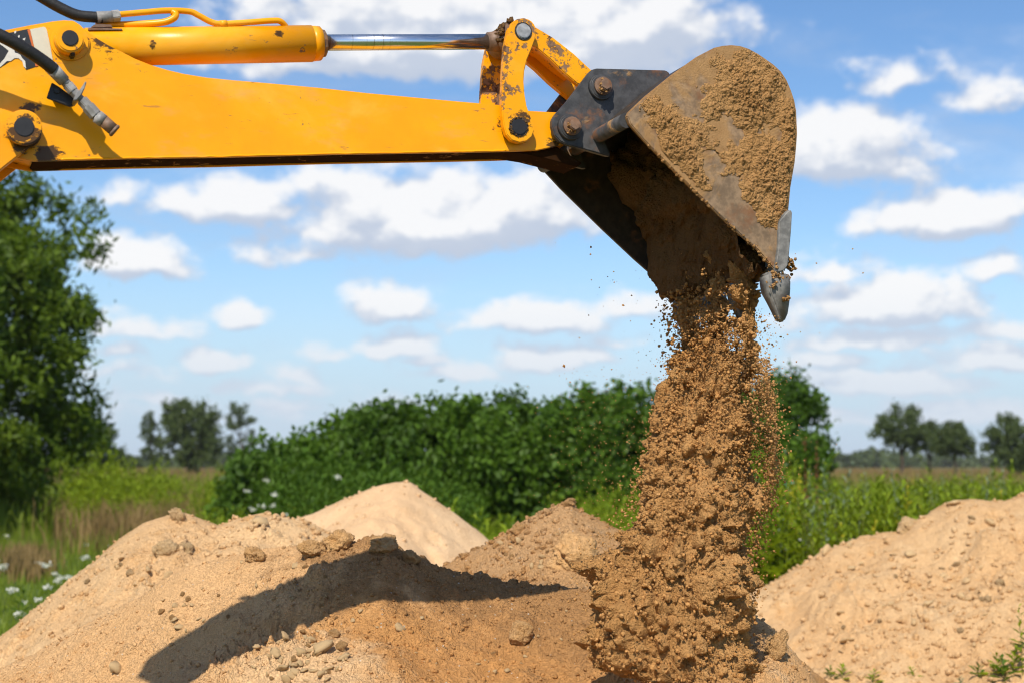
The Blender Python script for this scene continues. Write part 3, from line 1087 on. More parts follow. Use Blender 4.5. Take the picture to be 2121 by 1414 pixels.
Pn = np.array(Sp)
st_ = .0023
gu = np.arange(Pn[:, 0].min(), Pn[:, 0].max(), st_)
gv = np.arange(Pn[:, 1].min(), Pn[:, 1].max(), st_)
GU, GV = np.meshgrid(gu, gv)
x, y = GU.ravel(), GV.ravel()
ins = inside(Sp, x, y)
ed = edge_dist(Sp, x, y)
amt = np.full(len(x), -.55)


def blob(px, py, rx, ry, a, rot=0):
    global amt
    cx, cy = lp(px, py, WN)
    dx, dy = x - cx, y - cy
    c, s = cos(radians(rot)), sin(radians(rot))
    X, Y = (dx * c + dy * s) / (rx / 710), (-dx * s + dy * c) / (ry / 710)
    amt = np.maximum(amt, a * (1 - np.sqrt(X * X + Y * Y) * .8) - .1)


blob(1545, 185, 75, 85, 1.15)
blob(1600, 150, 45, 60, .8)
blob(1635, 270, 30, 90, 1.0)
blob(1600, 360, 60, 95, 1.25)
blob(1625, 420, 30, 60, 1.0)
blob(1480, 210, 40, 70, .75, -30)
blob(1450, 275, 60, 40, .85, -35)
blob(1530, 330, 50, 60, .6, -40)
blob(1405, 300, 75, 36, 1.1, -45)
blob(1365, 255, 45, 34, .75, -45)
blob(1430, 350, 60, 22, .9, -45)
blob(1500, 130, 40, 30, .35)
blob(1570, 430, 70, 24, 1.0, -48)
P3d = np.stack([x, y, np.zeros_like(x)], 1)
m = amt + .02 + .75 * fbm(P3d * 13, 5, .6, 3) + .30 * fbm(P3d * 60, 4, .65, 9)
m = np.minimum(m, (ed - .004) * 40)
# deeper layer over the bare plate, thinner on the strip
hgt = np.clip(m, 0, .8) * .014 + np.clip((m - .12) * 2.6, 0, 1.25) * np.where(m > 0, .006 * crumb(P3d * 40, 3) + .008 * crumb(P3d * 90, 5) + .007 * crumb(P3d * 180, 8) + .004 * fbm(P3d * 120, 3, .7, 2), 0)
strip_pg = poly([(1298, 240), (1341, 200), (1478, 310), (1616, 455), (1607, 563), (1439, 396)], WN)
on_strip = inside(strip_pg, x, y)
lift = np.where(on_strip, .014, .001)
hgt = np.where(m > 0, hgt + lift, -.004)
ok = ins
idx = np.arange(len(x)).reshape(GU.shape)
quad = np.stack([idx[:-1, :-1], idx[:-1, 1:], idx[1:, 1:], idx[1:, :-1]], -1).reshape(-1, 4)
quad = quad[(ok[quad].all(1)) & ((m[quad] > -.12).any(1))]
used, inv = np.unique(quad, return_inverse=True)
mv = np.stack([x, Wl(WN) - hgt, y], 1)[used]
link('caked_mud', mesh_from('caked_mud', mv, inv.reshape(-1, 4), True), MAT['soil_mud'], bucket)
# lumps of mud hanging at the corner and the tooth
pts = []
for (cx, cy, w, s_, k) in ((1634, 545, WN + .01, 7, 26), (1640, 556, WN + .02, 5, 20), (1602, 563, WN - .02, 6, 24), (1613, 566, WN - .02, 7, 22), (1602, 590, WN - .02, 5, 16), (1630, 618, WN - .02, 4, 12), (1631, 575, WN, 4, 10)):
    for _ in range(k):
        a = l3(cx + rng.normal(0, s_), cy + rng.normal(0, s_), w + rng.normal(0, .008))
        pts.append(a)
for _ in range(150):          # crumbs along the front edge
    t = rng.uniform(0, 1)
    ex_, ey_ = 1343 + t * 262, np.interp(1343 + t * 262, [1343, 1439, 1513, 1570, 1605], [300, 396, 467, 518, 560])
    pts.append(l3(ex_ + rng.normal(0, 1.5), ey_ + rng.normal(0, 2), WN - .008 + rng.normal(0, .006)))
v, f = lumps(np.array(pts), rng.uniform(.002, .008, len(pts)))
link('mud_lumps', mesh_from('mud_lumps', v, f), MAT['soil_mud'], bucket)['kind'] = 'stuff'
# ------------------------------------------------------------------ ground
gr_v, gr_f = [], []
gxs = np.concatenate([np.linspace(-1500, -80, 12), np.linspace(-60, 60, 60), np.linspace(80, 1500, 12)])
gys = np.concatenate([np.linspace(-60, 0, 8), np.linspace(2, 70, 60), np.linspace(80, 400, 12), np.linspace(500, 3000, 8)])
GX, GY = np.meshgrid(gxs, gys)


def ground_z(x, y):
    x, y = np.asarray(x, float), np.asarray(y, float)
    n = fbm(np.stack([x * .11, y * .11, 0 * x], -1).reshape(-1, 3), 3, .5, 41).reshape(x.shape)
    k = np.clip((np.hypot(x, y) - 14) / 12, 0, 1) * np.clip((220 - y) / 100, 0, 1)
    return n * .22 * k


gz = ground_z(GX, GY)
idx = np.arange(GX.size).reshape(GX.shape)
q = np.stack([idx[:-1, :-1], idx[:-1, 1:], idx[1:, 1:], idx[1:, :-1]], -1).reshape(-1, 4)
tag(link('ground', mesh_from('ground', np.stack([GX, GY, gz], -1).reshape(-1, 3), q, True), MAT['ground']), 'meadow ground under the heaps and weeds', kind='structure')

# ------------------------------------------------------------------ heaps of sand
HEAPS = {}


class Heap:
    """ridge through photograph outline points set at their own distance; falls off to both sides"""

    def __init__(self, pts, depth, sf, sb, x0, x1, y0, y1, res, big, crumbs, seed, round_=.12, endslope=.45, resx=None, fx=None, fy=None, pmin=.3, smoothw=.4, steep=0):
        P = []
        for i, p in enumerate(pts):
            Y = depth(p[0]) if callable(depth) else depth
            P.append(at_y(p[0], p[1], Y))
        P = np.array(P)
        self.rx, self.rz, self.ry = P[:, 0], P[:, 2], P[:, 1]
        def axis(a, c, r, fine):
            if fine is None:
                return np.linspace(a, c, int((c - a) / r) + 1)
            return np.concatenate([np.arange(a, fine[0], r * 5), np.arange(fine[0], fine[1], r), np.arange(fine[1], c, r * 5)])
        self.xs, self.ys = axis(x0, x1, resx or res, fx), axis(y0, y1, res, fy)
        X, Y = np.meshgrid(self.xs, self.ys)
        x, y = X.ravel(), Y.ravel()
        p3 = np.stack([x, y, np.zeros_like(x)], 1)
        zr = np.interp(x, self.rx, self.rz)
        zr = np.where(x < self.rx[0], self.rz[0] - (self.rx[0] - x) * endslope, zr)
        zr = np.where(x > self.rx[-1], self.rz[-1] - (x - self.rx[-1]) * endslope, zr)
        yr = np.interp(x, self.rx, self.ry)
        dy = y - yr
        # away from the crest the small bumps of the ridge die out
        lo = np.linspace(x0 - 1, x1 + 1, 400)
        zl = np.interp(lo, self.rx, self.rz)
        zl = np.where(lo < self.rx[0], self.rz[0] - (self.rx[0] - lo) * endslope, zl)
        zl = np.where(lo > self.rx[-1], self.rz[-1] - (lo - self.rx[-1]) * endslope, zl)
        kw = max(3, int(smoothw / (lo[1] - lo[0])))
        ker = np.hanning(kw * 2 + 1)
        zs = np.interp(x, lo, np.convolve(np.pad(zl, kw, 'edge'), ker / ker.sum(), 'valid'))
        kk = np.clip(np.abs(dy) / (smoothw * 1.1), 0, 1)
        zr = zr * (1 - kk) + zs * kk
        s = np.where(dy < 0, sf(x) if callable(sf) else sf, sb)
        fall = s * (np.sqrt(dy * dy + round_ ** 2) - round_)
        if steep:                       # freshly slumped upper face
            fall = fall + steep * np.interp(x, [-2.4, -1.4, .2, .6], [.3, 1, 1, 0]) * np.where(dy < 0, np.minimum(-dy, .55 + .1 * fbm(p3 * 3, 2, .5, 4)), 0)
        z = zr - fall
        near = np.clip(np.abs(dy) / .5, .15, 1)
        z += big * near * fbm(p3 * 1.6 + seed, 4, .5, seed) + big * .62 * near * fbm(p3 * 5 + seed, 4, .55, seed + 3)
        patch = np.clip(fbm(p3 * 2.2, 3, .5, seed + 50) * 1.6 + .65, pmin, 1.25)
        z += big * .28 * near * fbm(np.stack([x * 6 + .8 * fbm(p3 * 2, 2, .5, seed + 8), y * 1.1, 0 * x], 1), 4, .55, seed + 5)
        for (sc, am, kp) in crumbs:
            z += am * patch * np.clip(np.abs(dy) / .3, .45, 1) * crumb(p3 * sc + fbm(p3 * sc * .6, 2, .5, seed)[:, None] * .5, seed + int(sc), 2, kp)
        self.Z = z.reshape(X.shape)
        self.X, self.Y = X, Y

    def add(self, fn):
        self.Z = self.Z + fn(self.X, self.Y)

    def height(self, x, y):
        x, y = np.asarray(x, float), np.asarray(y, float)
        fx = np.clip(np.interp(x, self.xs, np.arange(len(self.xs))), 0, len(self.xs) - 1.001)
        fy = np.clip(np.interp(y, self.ys, np.arange(len(self.ys))), 0, len(self.ys) - 1.001)
        i, j = fx.astype(int), fy.astype(int)
        a, b = fx - i, fy - j
        Z = self.Z
        return Z[j, i] * (1 - a) * (1 - b) + Z[j, i + 1] * a * (1 - b) + Z[j + 1, i] * (1 - a) * b + Z[j + 1, i + 1] * a * b

    def hit(self, px, py):
        """first point of the heap seen along a photograph pixel"""
        d = ray(px, py)
        t = np.linspace(self.ys[0], self.ys[-1], 1500) / d[1]
        p = EYE + d * t[:, None]
        inx = (p[:, 0] > self.xs[0]) & (p[:, 0] < self.xs[-1])
        k = np.where(inx & (p[:, 2] < self.height(p[:, 0], p[:, 1])))[0]
        return p[k[0]] if len(k) else None

    def normal(self, x, y, e=.03):
        n = np.array([self.height(x - e, y) - self.height(x + e, y), self.height(x, y - e) - self.height(x, y + e), 2 * e])
        return n / np.linalg.norm(n)

    def build(self, name, mat, label, cat, low=-.12):
        idx = np.arange(self.Z.size).reshape(self.Z.shape)
        q = np.stack([idx[:-1, :-1], idx[:-1, 1:], idx[1:, 1:], idx[1:, :-1]], -1).reshape(-1, 4)
        zf = self.Z.ravel()
        q = q[(zf[q] > low).any(1)]
        used, inv = np.unique(q, return_inverse=True)
        V = np.stack([self.X.ravel(), self.Y.ravel(), zf], 1)[used]
        cx, cy = (0.0, 0.0) if self is globals().get('front') else (V[:, 0].mean(), V[:, 1].mean())
        V = V - [cx, cy, 0]
        o = link(name, mesh_from(name, V, inv.reshape(-1, 4), True), mat)
        o.location = (cx, cy, 0)
        self.o = o
        return tag(o, label, cat, 'heaps of dug sand')


front = Heap([(-330, 1500), (-100, 1432), (65, 1356), (110, 1330), (153, 1312), (215, 1275), (283, 1239), (330, 1205), (377, 1176), (430, 1160), (483, 1147), (554, 1137), (619, 1133), (680, 1124), (740, 1123), (790, 1122), (806, 1122),
              (822, 1142), (838, 1158), (884, 1166), (943, 1190), (1031, 1206), (1130, 1215), (1250, 1225), (1400, 1225), (1520, 1250), (1560, 1272), (1600, 1300), (1640, 1345), (1665, 1375), (1690, 1414), (1760, 1520)],
             lambda px: float(np.interp(px, [-300, 100, 500, 800, 1100, 1400, 1560, 1700], [6.6, 6.7, 6.62, 6.36, 6.38, 6.3, 5.8, 5.6])),
             lambda x: np.interp(x, [-2.4, -1.3, -.4, .5, 1.0], [.40, .36, .27, .27, .40]), .55, -4.2, 2.3, 3.2, 9.2, .0062, .055,
             [(4.5, .046, .4), (11, .064, .45), (25, .052, .6), (52, .026, .8)], 3, .10, .5, .0062, (-2.0, 1.0), (5.0, 7.0), .35, steep=.34)
# lumps built into the front heap
hp = [(1075, 1310, .075, .05), (700, 1118, .10, .03), (600, 1370, .09, .03), (1640, 1330, .05, .02), (450, 1300, .10, .03), (870, 1330, .12, .02)]
for (px, py, r_, h_) in hp:
    p = front.hit(px, py)
    if p is not None:
        front.add(lambda X, Y: h_ * np.exp(-((X - p[0]) ** 2 + (Y - p[1]) ** 2) / r_ ** 2 * 1.6))
fcx, fcy = 0.0, 0.0
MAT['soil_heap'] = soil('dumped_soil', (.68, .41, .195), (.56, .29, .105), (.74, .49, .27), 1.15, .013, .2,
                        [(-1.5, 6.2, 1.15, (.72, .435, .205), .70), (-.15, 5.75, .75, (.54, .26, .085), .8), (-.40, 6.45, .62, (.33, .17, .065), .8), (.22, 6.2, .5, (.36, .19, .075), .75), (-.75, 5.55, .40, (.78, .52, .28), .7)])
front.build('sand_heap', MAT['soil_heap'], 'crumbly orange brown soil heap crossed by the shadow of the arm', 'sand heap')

small = Heap([(760, 1330), (850, 1240), (919, 1172), (960, 1150), (1000, 1131), (1060, 1096), (1085, 1078), (1110, 1066), (1150, 1046), (1170, 1037), (1182, 1037), (1195, 1052), (1225, 1066), (1260, 1086), (1320, 1108), (1400, 1170), (1500, 1260)], 7.7,
             .50, .6, -1.4, 1.6, 6.5, 9.2, .011, .05, [(5, .07, .5), (12, .05, .6), (26, .032, .75)], 21, .06, .7)
small.build('sand_heap', MAT['soil_front'], 'small peaked soil heap between pale sand heap and falling soil', 'sand heap')
left = Heap([(-500, 1420), (-200, 1380), (0, 1318), (60, 1275), (118, 1229), (160, 1190), (206, 1158), (230, 1130), (253, 1112), (295, 1086), (330, 1074), (365, 1063), (390, 1065), (412, 1073), (454, 1090), (480, 1077), (507, 1067), (548, 1061), (585, 1066), (619, 1075), (660, 1090), (760, 1140), (900, 1230), (1000, 1330)], 8.9,
            .42, .6, -5.5, .9, 6.4, 11, .016, .09, [(3, .08, .5), (8, .055, .55), (20, .034, .7)], 33, .12, .5)
left.build('sand_heap', MAT['sand'], 'long lumpy sand heap beside the white flowered grass', 'sand heap')
pale = Heap([(480, 1160), (560, 1110), (610, 1076), (648, 1064), (680, 1047), (707, 1034), (745, 1020), (784, 1005), (815, 999), (848, 998), (860, 1006), (872, 1016), (905, 1038), (943, 1063), (980, 1092), (1013, 1119), (1040, 1136), (1100, 1160), (1200, 1210)], 11.6,
            .50, .6, -3.0, 1.6, 8.6, 14, .022, .09, [(3, .05, .3), (9, .03, .4), (22, .014, .6)], 45, .20, .55, smoothw=.22)
pale.build('sand_heap', MAT['sand_pale'], 'smooth pale sand heap with a pointed top before the bushes', 'sand heap')
right = Heap([(1440, 1262), (1500, 1242), (1563, 1222), (1615, 1197), (1676, 1162), (1711, 1136), (1758, 1121), (1793, 1110), (1840, 1104), (1867, 1102), (1889, 1082), (1923, 1071), (1945, 1052), (1962, 1040), (1990, 1035), (2019, 1033), (2067, 1040), (2084, 1038), (2140, 1018), (2250, 1000), (2350, 1030), (2500, 1110)], 12.2,
             lambda x: np.interp(x, [1.5, 2.6, 5], [.32, .42, .50]), .6, .9, 6.4, 8.0, 15, .018, .10, [(2.5, .10, .45), (6, .075, .55), (14, .045, .6), (30, .022, .7)], 57, .15, .5)
right.Z = np.maximum(right.Z, np.where((right.X > 1.25) & (right.X < 5.4) & (right.Y > 8.3), .05 + .04 * fbm(np.stack([right.X * 3, right.Y * 3, 0 * right.X], -1).reshape(-1, 3), 4, .6, 9).reshape(right.X.shape), -1))
right.build('sand_heap', MAT['sand'], 'broad sunlit sand heap on the far side of the falling soil', 'sand heap')
back = Heap([(2000, 1060), (2090, 1034), (2130, 1015), (2200, 995), (2300, 990), (2420, 1010)], 14.5, .5, .6, 3.5, 7.5, 12.4, 17, .035, .08, [(3, .06, .5), (8, .03, .6)], 71, .15, .5)
back.build('sand_heap', soil('orange_sand', (.60, .33, .13), (.64, .40, .20), (.52, .27, .09), 1, .012), 'orange sand heap just showing behind the broad sunlit heap', 'sand heap')

# ------------------------------------------------------------------ stones and clods
ROCKS = []
for i in range(7):
    V, Fc = ICO2
    d = 1 + .42 * vnoise(V * 1.3 + 7.3 * i, 61 + i) + .30 * vnoise(V * 2.9 + i, 71 + i)
    ROCKS.append(mesh_from('stone', V * d[:, None] * np.array([1, rng.uniform(.55, .85), rng.uniform(.30, .55)]), Fc, False))
CLODS, PALE_CLODS, CLODS_V = [], [], []
for i in range(9):
    V, Fc = ico(4 if i > 4 else 5)
    d = 1 + .42 * vnoise(V * 1.2 + 5.3 * i, 81 + i) + .14 * vnoise(V * 2.6 + 3 * i, 85 + i) + .07 * vnoise(V * 6.5 + 3 * i, 88 + i) + .22 * crumb(V * 3.0 + 7 * i, 90 + i, 3) + .20 * crumb(V * 6.0 + i, 95 + i, 3) + .12 * crumb(V * 15 + i, 98 + i, 3)
    V = V * d[:, None] * np.array([.92, .75, .66])
    CLODS.append(mesh_from('clod', V, Fc, True))
    PALE_CLODS.append(mesh_from('sand_clod', V, Fc, True))
for me in ROCKS:
    me.materials.append(MAT['stone'])
for me in CLODS:
    me.materials.append(MAT['clod'])
for me in PALE_CLODS:
    me.materials.append(MAT['clod_pale'])


def put(heap, px, py, r, meshes, name, label, cat, group, sink=.25, rz=None, tilt=.4):
    p = heap.hit(px, py)
    if p is None:
        return None
    n = heap.normal(p[0], p[1])
    pick = int(rng.integers(len(meshes))) if meshes is ROCKS else (int(rng.integers(5, 9)) if r < .035 else int(rng.integers(0, 5)))
    o = link(name, meshes[pick])
    o.scale = (r * rng.uniform(.8, 1.25), r, r * rng.uniform(.8, 1.2))
    q = Vector(n).to_track_quat('Z', 'Y').to_euler()
    o.rotation_euler = (q.x + rng.normal(0, tilt), q.y + rng.normal(0, tilt), rng.uniform(0, 6.28) if rz is None else rz)
    z = float(heap.height(p[0], p[1]))
    o.location = (p[0], p[1], z + r * (.5 - sink))
    return tag(o, label, cat, group)


put(front, 645, 1150, .060, CLODS, 'clod', 'large clod perched on the crest of the crumbly front heap', 'clod', 'clods of soil', 0.08, .4, .1)
put(front, 700, 1128, .075, CLODS, 'clod', 'wide sunlit lump of soil next to the large crest clod', 'clod', 'clods of soil', .42, 1.0, .1)
put(front, 851, 1163, .038, CLODS, 'clod', 'round clod on the crest just past the shaded knob', 'clod', 'clods of soil', .1, 0, .1)
put(front, 795, 1135, .060, CLODS, 'clod', 'jagged shaded knob of soil at the top of the shadow band', 'clod', 'clods of soil', .25, .7, .1)
put(front, 528, 1152, .062, CLODS, 'clod', 'low sunlit lump of soil on the crest above the shadow start', 'clod', 'clods of soil', .45, 2, .1)
put(front, 1078, 1318, .050, CLODS, 'clod', 'brown crumbling clod on the open slope beside the falling soil', 'clod', 'clods of soil', .35, 1.2)
put(front, 1608, 1362, .050, CLODS, 'clod', 'sunlit clod on the dark slope at the foot of the falling soil', 'clod', 'clods of soil', -.2, .2)
put(small, 1190, 1160, .115, CLODS, 'clod', 'big grey brown clod half shaded on the small peaked heap', 'clod', 'clods of soil', .25, .8)
put(small, 1178, 1044, .035, CLODS, 'clod', 'knob of soil forming the top of the small peaked heap', 'clod', 'clods of soil', .35, .1)
put(small, 1075, 1098, .035, CLODS, 'clod', 'clod on the sunlit flank of the small peaked heap', 'clod', 'clods of soil', .35, .6)
put(left, 345, 1140, .06, PALE_CLODS, 'clod', 'brown clod on the upper slope of the long lumpy heap', 'clod', 'clods of soil', .4, .3)
put(left, 385, 1140, .05, PALE_CLODS, 'clod', 'second brown clod on the long lumpy heap, close beside the first', 'clod', 'clods of soil', .4, .9)
put(left, 370, 1072, .06, PALE_CLODS, 'clod', 'lump of soil on the highest point of the long lumpy heap', 'clod', 'clods of soil', .5, .9)
put(left, 633, 1078, .05, PALE_CLODS, 'clod', 'brown lump in the dip where long heap meets pale heap', 'clod', 'clods of soil', .4, .9)
put(right, 1880, 1092, .08, PALE_CLODS, 'clod', 'brown clod on the rim of the broad sunlit heap', 'clod', 'clods of soil', .35, .9)
put(right, 1975, 1045, .07, ROCKS, 'stone', 'pale stone on the summit of the broad sunlit heap', 'stone', 'stones on the heaps', .3, .9)
put(right, 1712, 1142, .06, ROCKS, 'stone', 'pale stone on the lower rim of the broad sunlit heap', 'stone', 'stones on the heaps', .3, .9)
put(left, 540, 1085, .045, ROCKS, 'stone', 'whitish stone near the second hump of the long lumpy heap', 'stone', 'stones on the heaps', .2, .9)
put(front, 668, 1352, .038, ROCKS, 'stone', 'pale upright stone in the stony patch below the shadow', 'stone', 'stones on the heaps', .0, .9, .8)
put(front, 240, 1392, .032, ROCKS, 'stone', 'rounded tan stone at the low end of the shadow', 'stone', 'stones on the heaps', .1, .9)
put(front, 828, 1305, .026, ROCKS, 'stone', 'whitish flake of stone alone on the open slope', 'stone', 'stones on the heaps', .1, .9)
patches = [(front, 640, 1365, 90, 42, 60, .008, .026), (front, 400, 1270, 90, 60, 26, .007, .016), (front, 610, 1240, 120, 60, 22, .007, .018), (front, 980, 1330, 220, 80, 26, .005, .013),
           (small, 1110, 1140, 90, 40, 24, .010, .024), (left, 250, 1190, 160, 90, 34, .012, .032), (right, 1900, 1200, 220, 130, 56, .018, .048)]
ZONES = {id(front): lambda x, y: 'in the stony patch below the arm shadow' if x < 800 and y > 1305 else ('inside the arm shadow' if 470 < x < 950 and y > 1170 and y < 1290 else ('on the sunlit flank above the shadow' if x < 520 else 'on the open orange slope near the falling soil')),
         id(small): lambda x, y: 'on the small peaked heap facing the arm shadow' if y > 1120 else 'near the top of the small peaked heap',
         id(left): lambda x, y: 'on the long lumpy heap beside the flowered grass' if x < 230 else 'on the humps of the long lumpy heap',
         id(right): lambda x, y: 'along the rim of the broad sunlit heap' if y < 1130 else ('near the foot of the broad sunlit heap' if y > 1290 else ('on the broad heap slope close to the falling soil' if x < 1800 else 'in the middle of the broad sunlit heap'))}
for (hp_, cx, cy, sx, sy, k, r0, r1) in patches:
    for _ in range(k):
        rock = rng.random() < .8
        kind = ROCKS if rock else (CLODS if hp_ in (front, small) else PALE_CLODS)
        X_, Y_, r_ = cx + rng.normal(0, sx * .6), cy + rng.normal(0, sy * .6), r0 + (r1 - r0) * rng.random() ** 2
        lab = ('larger ' if r_ > r0 + .45 * (r1 - r0) else 'small ') + ('pale stone ' if rock else 'soil clod ') + ZONES[id(hp_)](X_, Y_)
        put(hp_, X_, Y_, r_, kind, 'stone' if rock else 'clod', lab, 'stone' if rock else 'clod', lab.replace('stone', 'stones', 1).replace('clod', 'clods', 1), .25)


def crumbs_on(heap, n, pxr, pyr, r0, r1, name, mat, label, power=2.5, base=ICO1):
    pts, sz = [], []
    X = rng.uniform(heap.xs[0], heap.xs[-1], n * 3)
    Y = rng.uniform(heap.ys[0], heap.ys[-1], n * 3)
    cl = np.clip(fbm(np.stack([X * 1.5, Y * 1.5, 0 * X], 1), 3, .5, 77) + .6, .05, 1.2)
    keep = rng.random(n * 3) < cl
    X, Y = X[keep], Y[keep]
    Z = heap.height(X, Y)
    d = np.stack([X, Y, Z - 1.5], 1)
    f = d[:, 1] * cos(PITCH) + d[:, 2] * sin(PITCH)
    u = -d[:, 1] * sin(PITCH) + d[:, 2] * cos(PITCH)
    px, py = 1060.5 + F * d[:, 0] / f, 707 - F * u / f
    k = (px > pxr[0]) & (px < pxr[1]) & (py > pyr[0]) & (py < pyr[1]) & (Z > 0)
    P = np.stack([X, Y, Z], 1)[k][:n]
    s = r0 + (r1 - r0) * rng.random(len(P)) ** power
    P[:, 2] += s * .3
    v, f_ = lumps(P, s, base, .45)
    o = link(name, mesh_from(name, v, f_), mat)
    return tag(o, label, None, None, 'stuff')


crumbs_on(front, 30000, (-50, 1750), (1090, 1470), .0026, .0115, 'soil_crumbs', MAT['soil_heap'], 'loose crumbs scattered over the crumbly front heap', 4.5)
crumbs_on(small, 3000, (800, 1500), (1000, 1300), .005, .022, 'soil_crumbs', MAT['soil_front'], 'loose crumbs on the small peaked heap', 3)
crumbs_on(left, 4500, (-100, 1000), (1040, 1450), .005, .025, 'sand_crumbs', MAT['sand'], 'loose crumbs on the long lumpy sand heap', 3)
crumbs_on(right, 8000, (1500, 2250), (1000, 1450), .005, .030, 'sand_crumbs', MAT['sand'], 'loose crumbs on the broad sunlit sand heap', 3)
crumbs_on(pale, 900, (500, 1200), (980, 1250), .006, .022, 'sand_crumbs', MAT['sand_pale'], 'few loose crumbs on the smooth pale sand heap', 3)

# ------------------------------------------------------------------ soil in the bucket and falling from it
Aw = np.array(ex.matrix_world)
def to_world(p):
    return np.asarray(p) @ Aw[:3, :3].T + Aw[:3, 3]


sec = poly([(1530, 135), (1500, 180), (1497, 260), (1515, 340), (1532, 420), (1548, 490), (1568, 540), (1590, 562), (1603, 545), (1618, 430), (1636, 300), (1632, 215), (1600, 165), (1560, 130)], WN)
sec = np.array(sec)
tt = np.linspace(0, len(sec), 260)
sx_ = np.interp(tt, range(len(sec) + 1), np.append(sec[:, 0], sec[0, 0]))
sv_ = np.interp(tt, range(len(sec) + 1), np.append(sec[:, 1], sec[0, 1]))
ww = np.linspace(WN + .024, WF - .03, 150)
c0, c1 = sx_.mean(), sv_.mean()
GW, GT = np.meshgrid(ww, np.arange(len(tt)), indexing='ij')
pu, pv, pw = sx_[GT].ravel(), sv_[GT].ravel(), GW.ravel()
pp = np.stack([pu, pw, pv], 1)
free = np.clip((7.2 - tt[GT].ravel()) * 2, 0, 1)
k = .10 * fbm(pp * 4.5, 4, .55, 5) + .10 * crumb(pp * 6, 11, 3) + .06 * crumb(pp * 14, 13, 3) + .034 * crumb(pp * 32, 15, 3) + .018 * crumb(pp * 66, 17, 3)
dx, dy = pu - c0, pv - c1
L = np.hypot(dx, dy) + 1e-6
k = k * free
pu, pv = pu + dx / L * k, pv + dy / L * k
V = np.stack([pu, Wl(pw), pv], 1)
idx = np.arange(len(V)).reshape(GW.shape)
q = np.stack([idx[:-1, :-1], idx[:-1, 1:], idx[1:, 1:], idx[1:, :-1]], -1).reshape(-1, 4)
o = link('bucket_soil', mesh_from('bucket_soil', to_world(V), q, True), MAT['soil_shade_dirt'])
tag(o, 'shade-darkened fresh soil still sliding out of the tilted bucket', 'soil', None, 'stuff')

prof = np.array([  # y, left, right of the falling soil in the photograph
    (575, 1400, 1560), (640, 1388, 1572), (690, 1402, 1577), (760, 1386, 1582), (830, 1372, 1594), (900, 1347, 1600), (960, 1328, 1600), (1000, 1322, 1597), (1040, 1312, 1588), (1090, 1292, 1566), (1130, 1246, 1560),
    (1180, 1218, 1556), (1260, 1207, 1556), (1320, 1200, 1566), (1360, 1212, 1580), (1414, 1330, 1588), (1500, 1360, 1590)], float)
YC = 5.34


def column_lr(py):
    return np.interp(py, prof[:, 0], prof[:, 1]), np.interp(py, prof[:, 0], prof[:, 2])


def zof(py, Y=YC):
    yy = (707 - py) / F
    return 1.5 + Y * (sin(PITCH) + yy * cos(PITCH)) / (cos(PITCH) - yy * sin(PITCH))


def xof(px, py, Y=YC):
    yy = (707 - py) / F
    return (px - 1060.5) / F * Y / (cos(PITCH) - yy * sin(PITCH))


def soil_body(py, L_, R_, hd_, yc, n_y, n_a, seed, rag, big, tilt=0.0):
    """closed ragged body of falling soil between two outlines; py, L_, R_, hd_ are tables"""
    ty = np.linspace(py[0], py[-1], n_y)
    th = np.linspace(0, 2 * pi, n_a, endpoint=False)
    TY, TH = np.meshgrid(ty, th, indexing='ij')
    y = TY.ravel()
    Lp, Rp = np.interp(y, py, L_), np.interp(y, py, R_)
    hd = np.interp(y, py, hd_)
    Yc = np.interp(y, py, yc)
    end = np.clip((y - py[0]) / 40, .02, 1) ** .5 * np.clip((py[-1] - y) / 40, .02, 1) ** .5
    cx, hw = xof((Lp + Rp) / 2, y, Yc), (xof(Rp, y, Yc) - xof(Lp, y, Yc)) / 2 * end
    hd = hd * end
    c, s_ = np.cos(TH.ravel()), np.sin(TH.ravel())
    ca, sa = np.sign(c) * np.abs(c) ** .85, np.sign(s_) * np.abs(s_) ** .85
    tl = -1.25 * np.clip((1040 - y) / 300, 0, 1) * tilt
    V = np.stack([cx + hw * ca, Yc + hd * sa + tl * (cx + hw * ca - xof(1480, y)), zof(y, Yc)], 1)
    N = np.stack([ca / np.maximum(hw, .01), sa / np.maximum(hd, .01), 0 * ca], 1)
    N /= np.linalg.norm(N, axis=1)[:, None]
    Q = V * np.array([1, 1, .8])
    lo = np.clip((y - 980) / 160, 0, 1) * big
    dsp = rag * (.9 * fbm(Q * 4, 3, .5, seed) + .35 * fbm(Q * 11, 3, .5, seed + 7))
    dsp = dsp + lo * .13 * (crumb(Q * 5.0, seed + 11, 3) - .12) + (.4 + .6 * lo) * .11 * (crumb(Q * 9.5, seed + 15, 3) - .1) + .075 * (crumb(Q * 19, seed + 21, 3) - .08) + .045 * crumb(Q * 38, seed + 25, 3) + .024 * crumb(Q * 72, seed + 31, 3)
    V = V + N * (dsp - .02)[:, None] * end[:, None]
    V[:, 2] += ((crumb(Q * 13 + 5, seed + 41, 3) - .1) * .07 + (crumb(Q * 34 + 5, seed + 43, 3) - .1) * .03)
    idx = np.arange(len(V)).reshape(TY.shape)
    idn = np.concatenate([idx, idx[:, :1]], 1)
    q1 = np.stack([idn[:-1, :-1], idn[1:, :-1], idn[1:, 1:], idn[:-1, 1:]], -1).reshape(-1, 4)
    return V, q1, N, sa


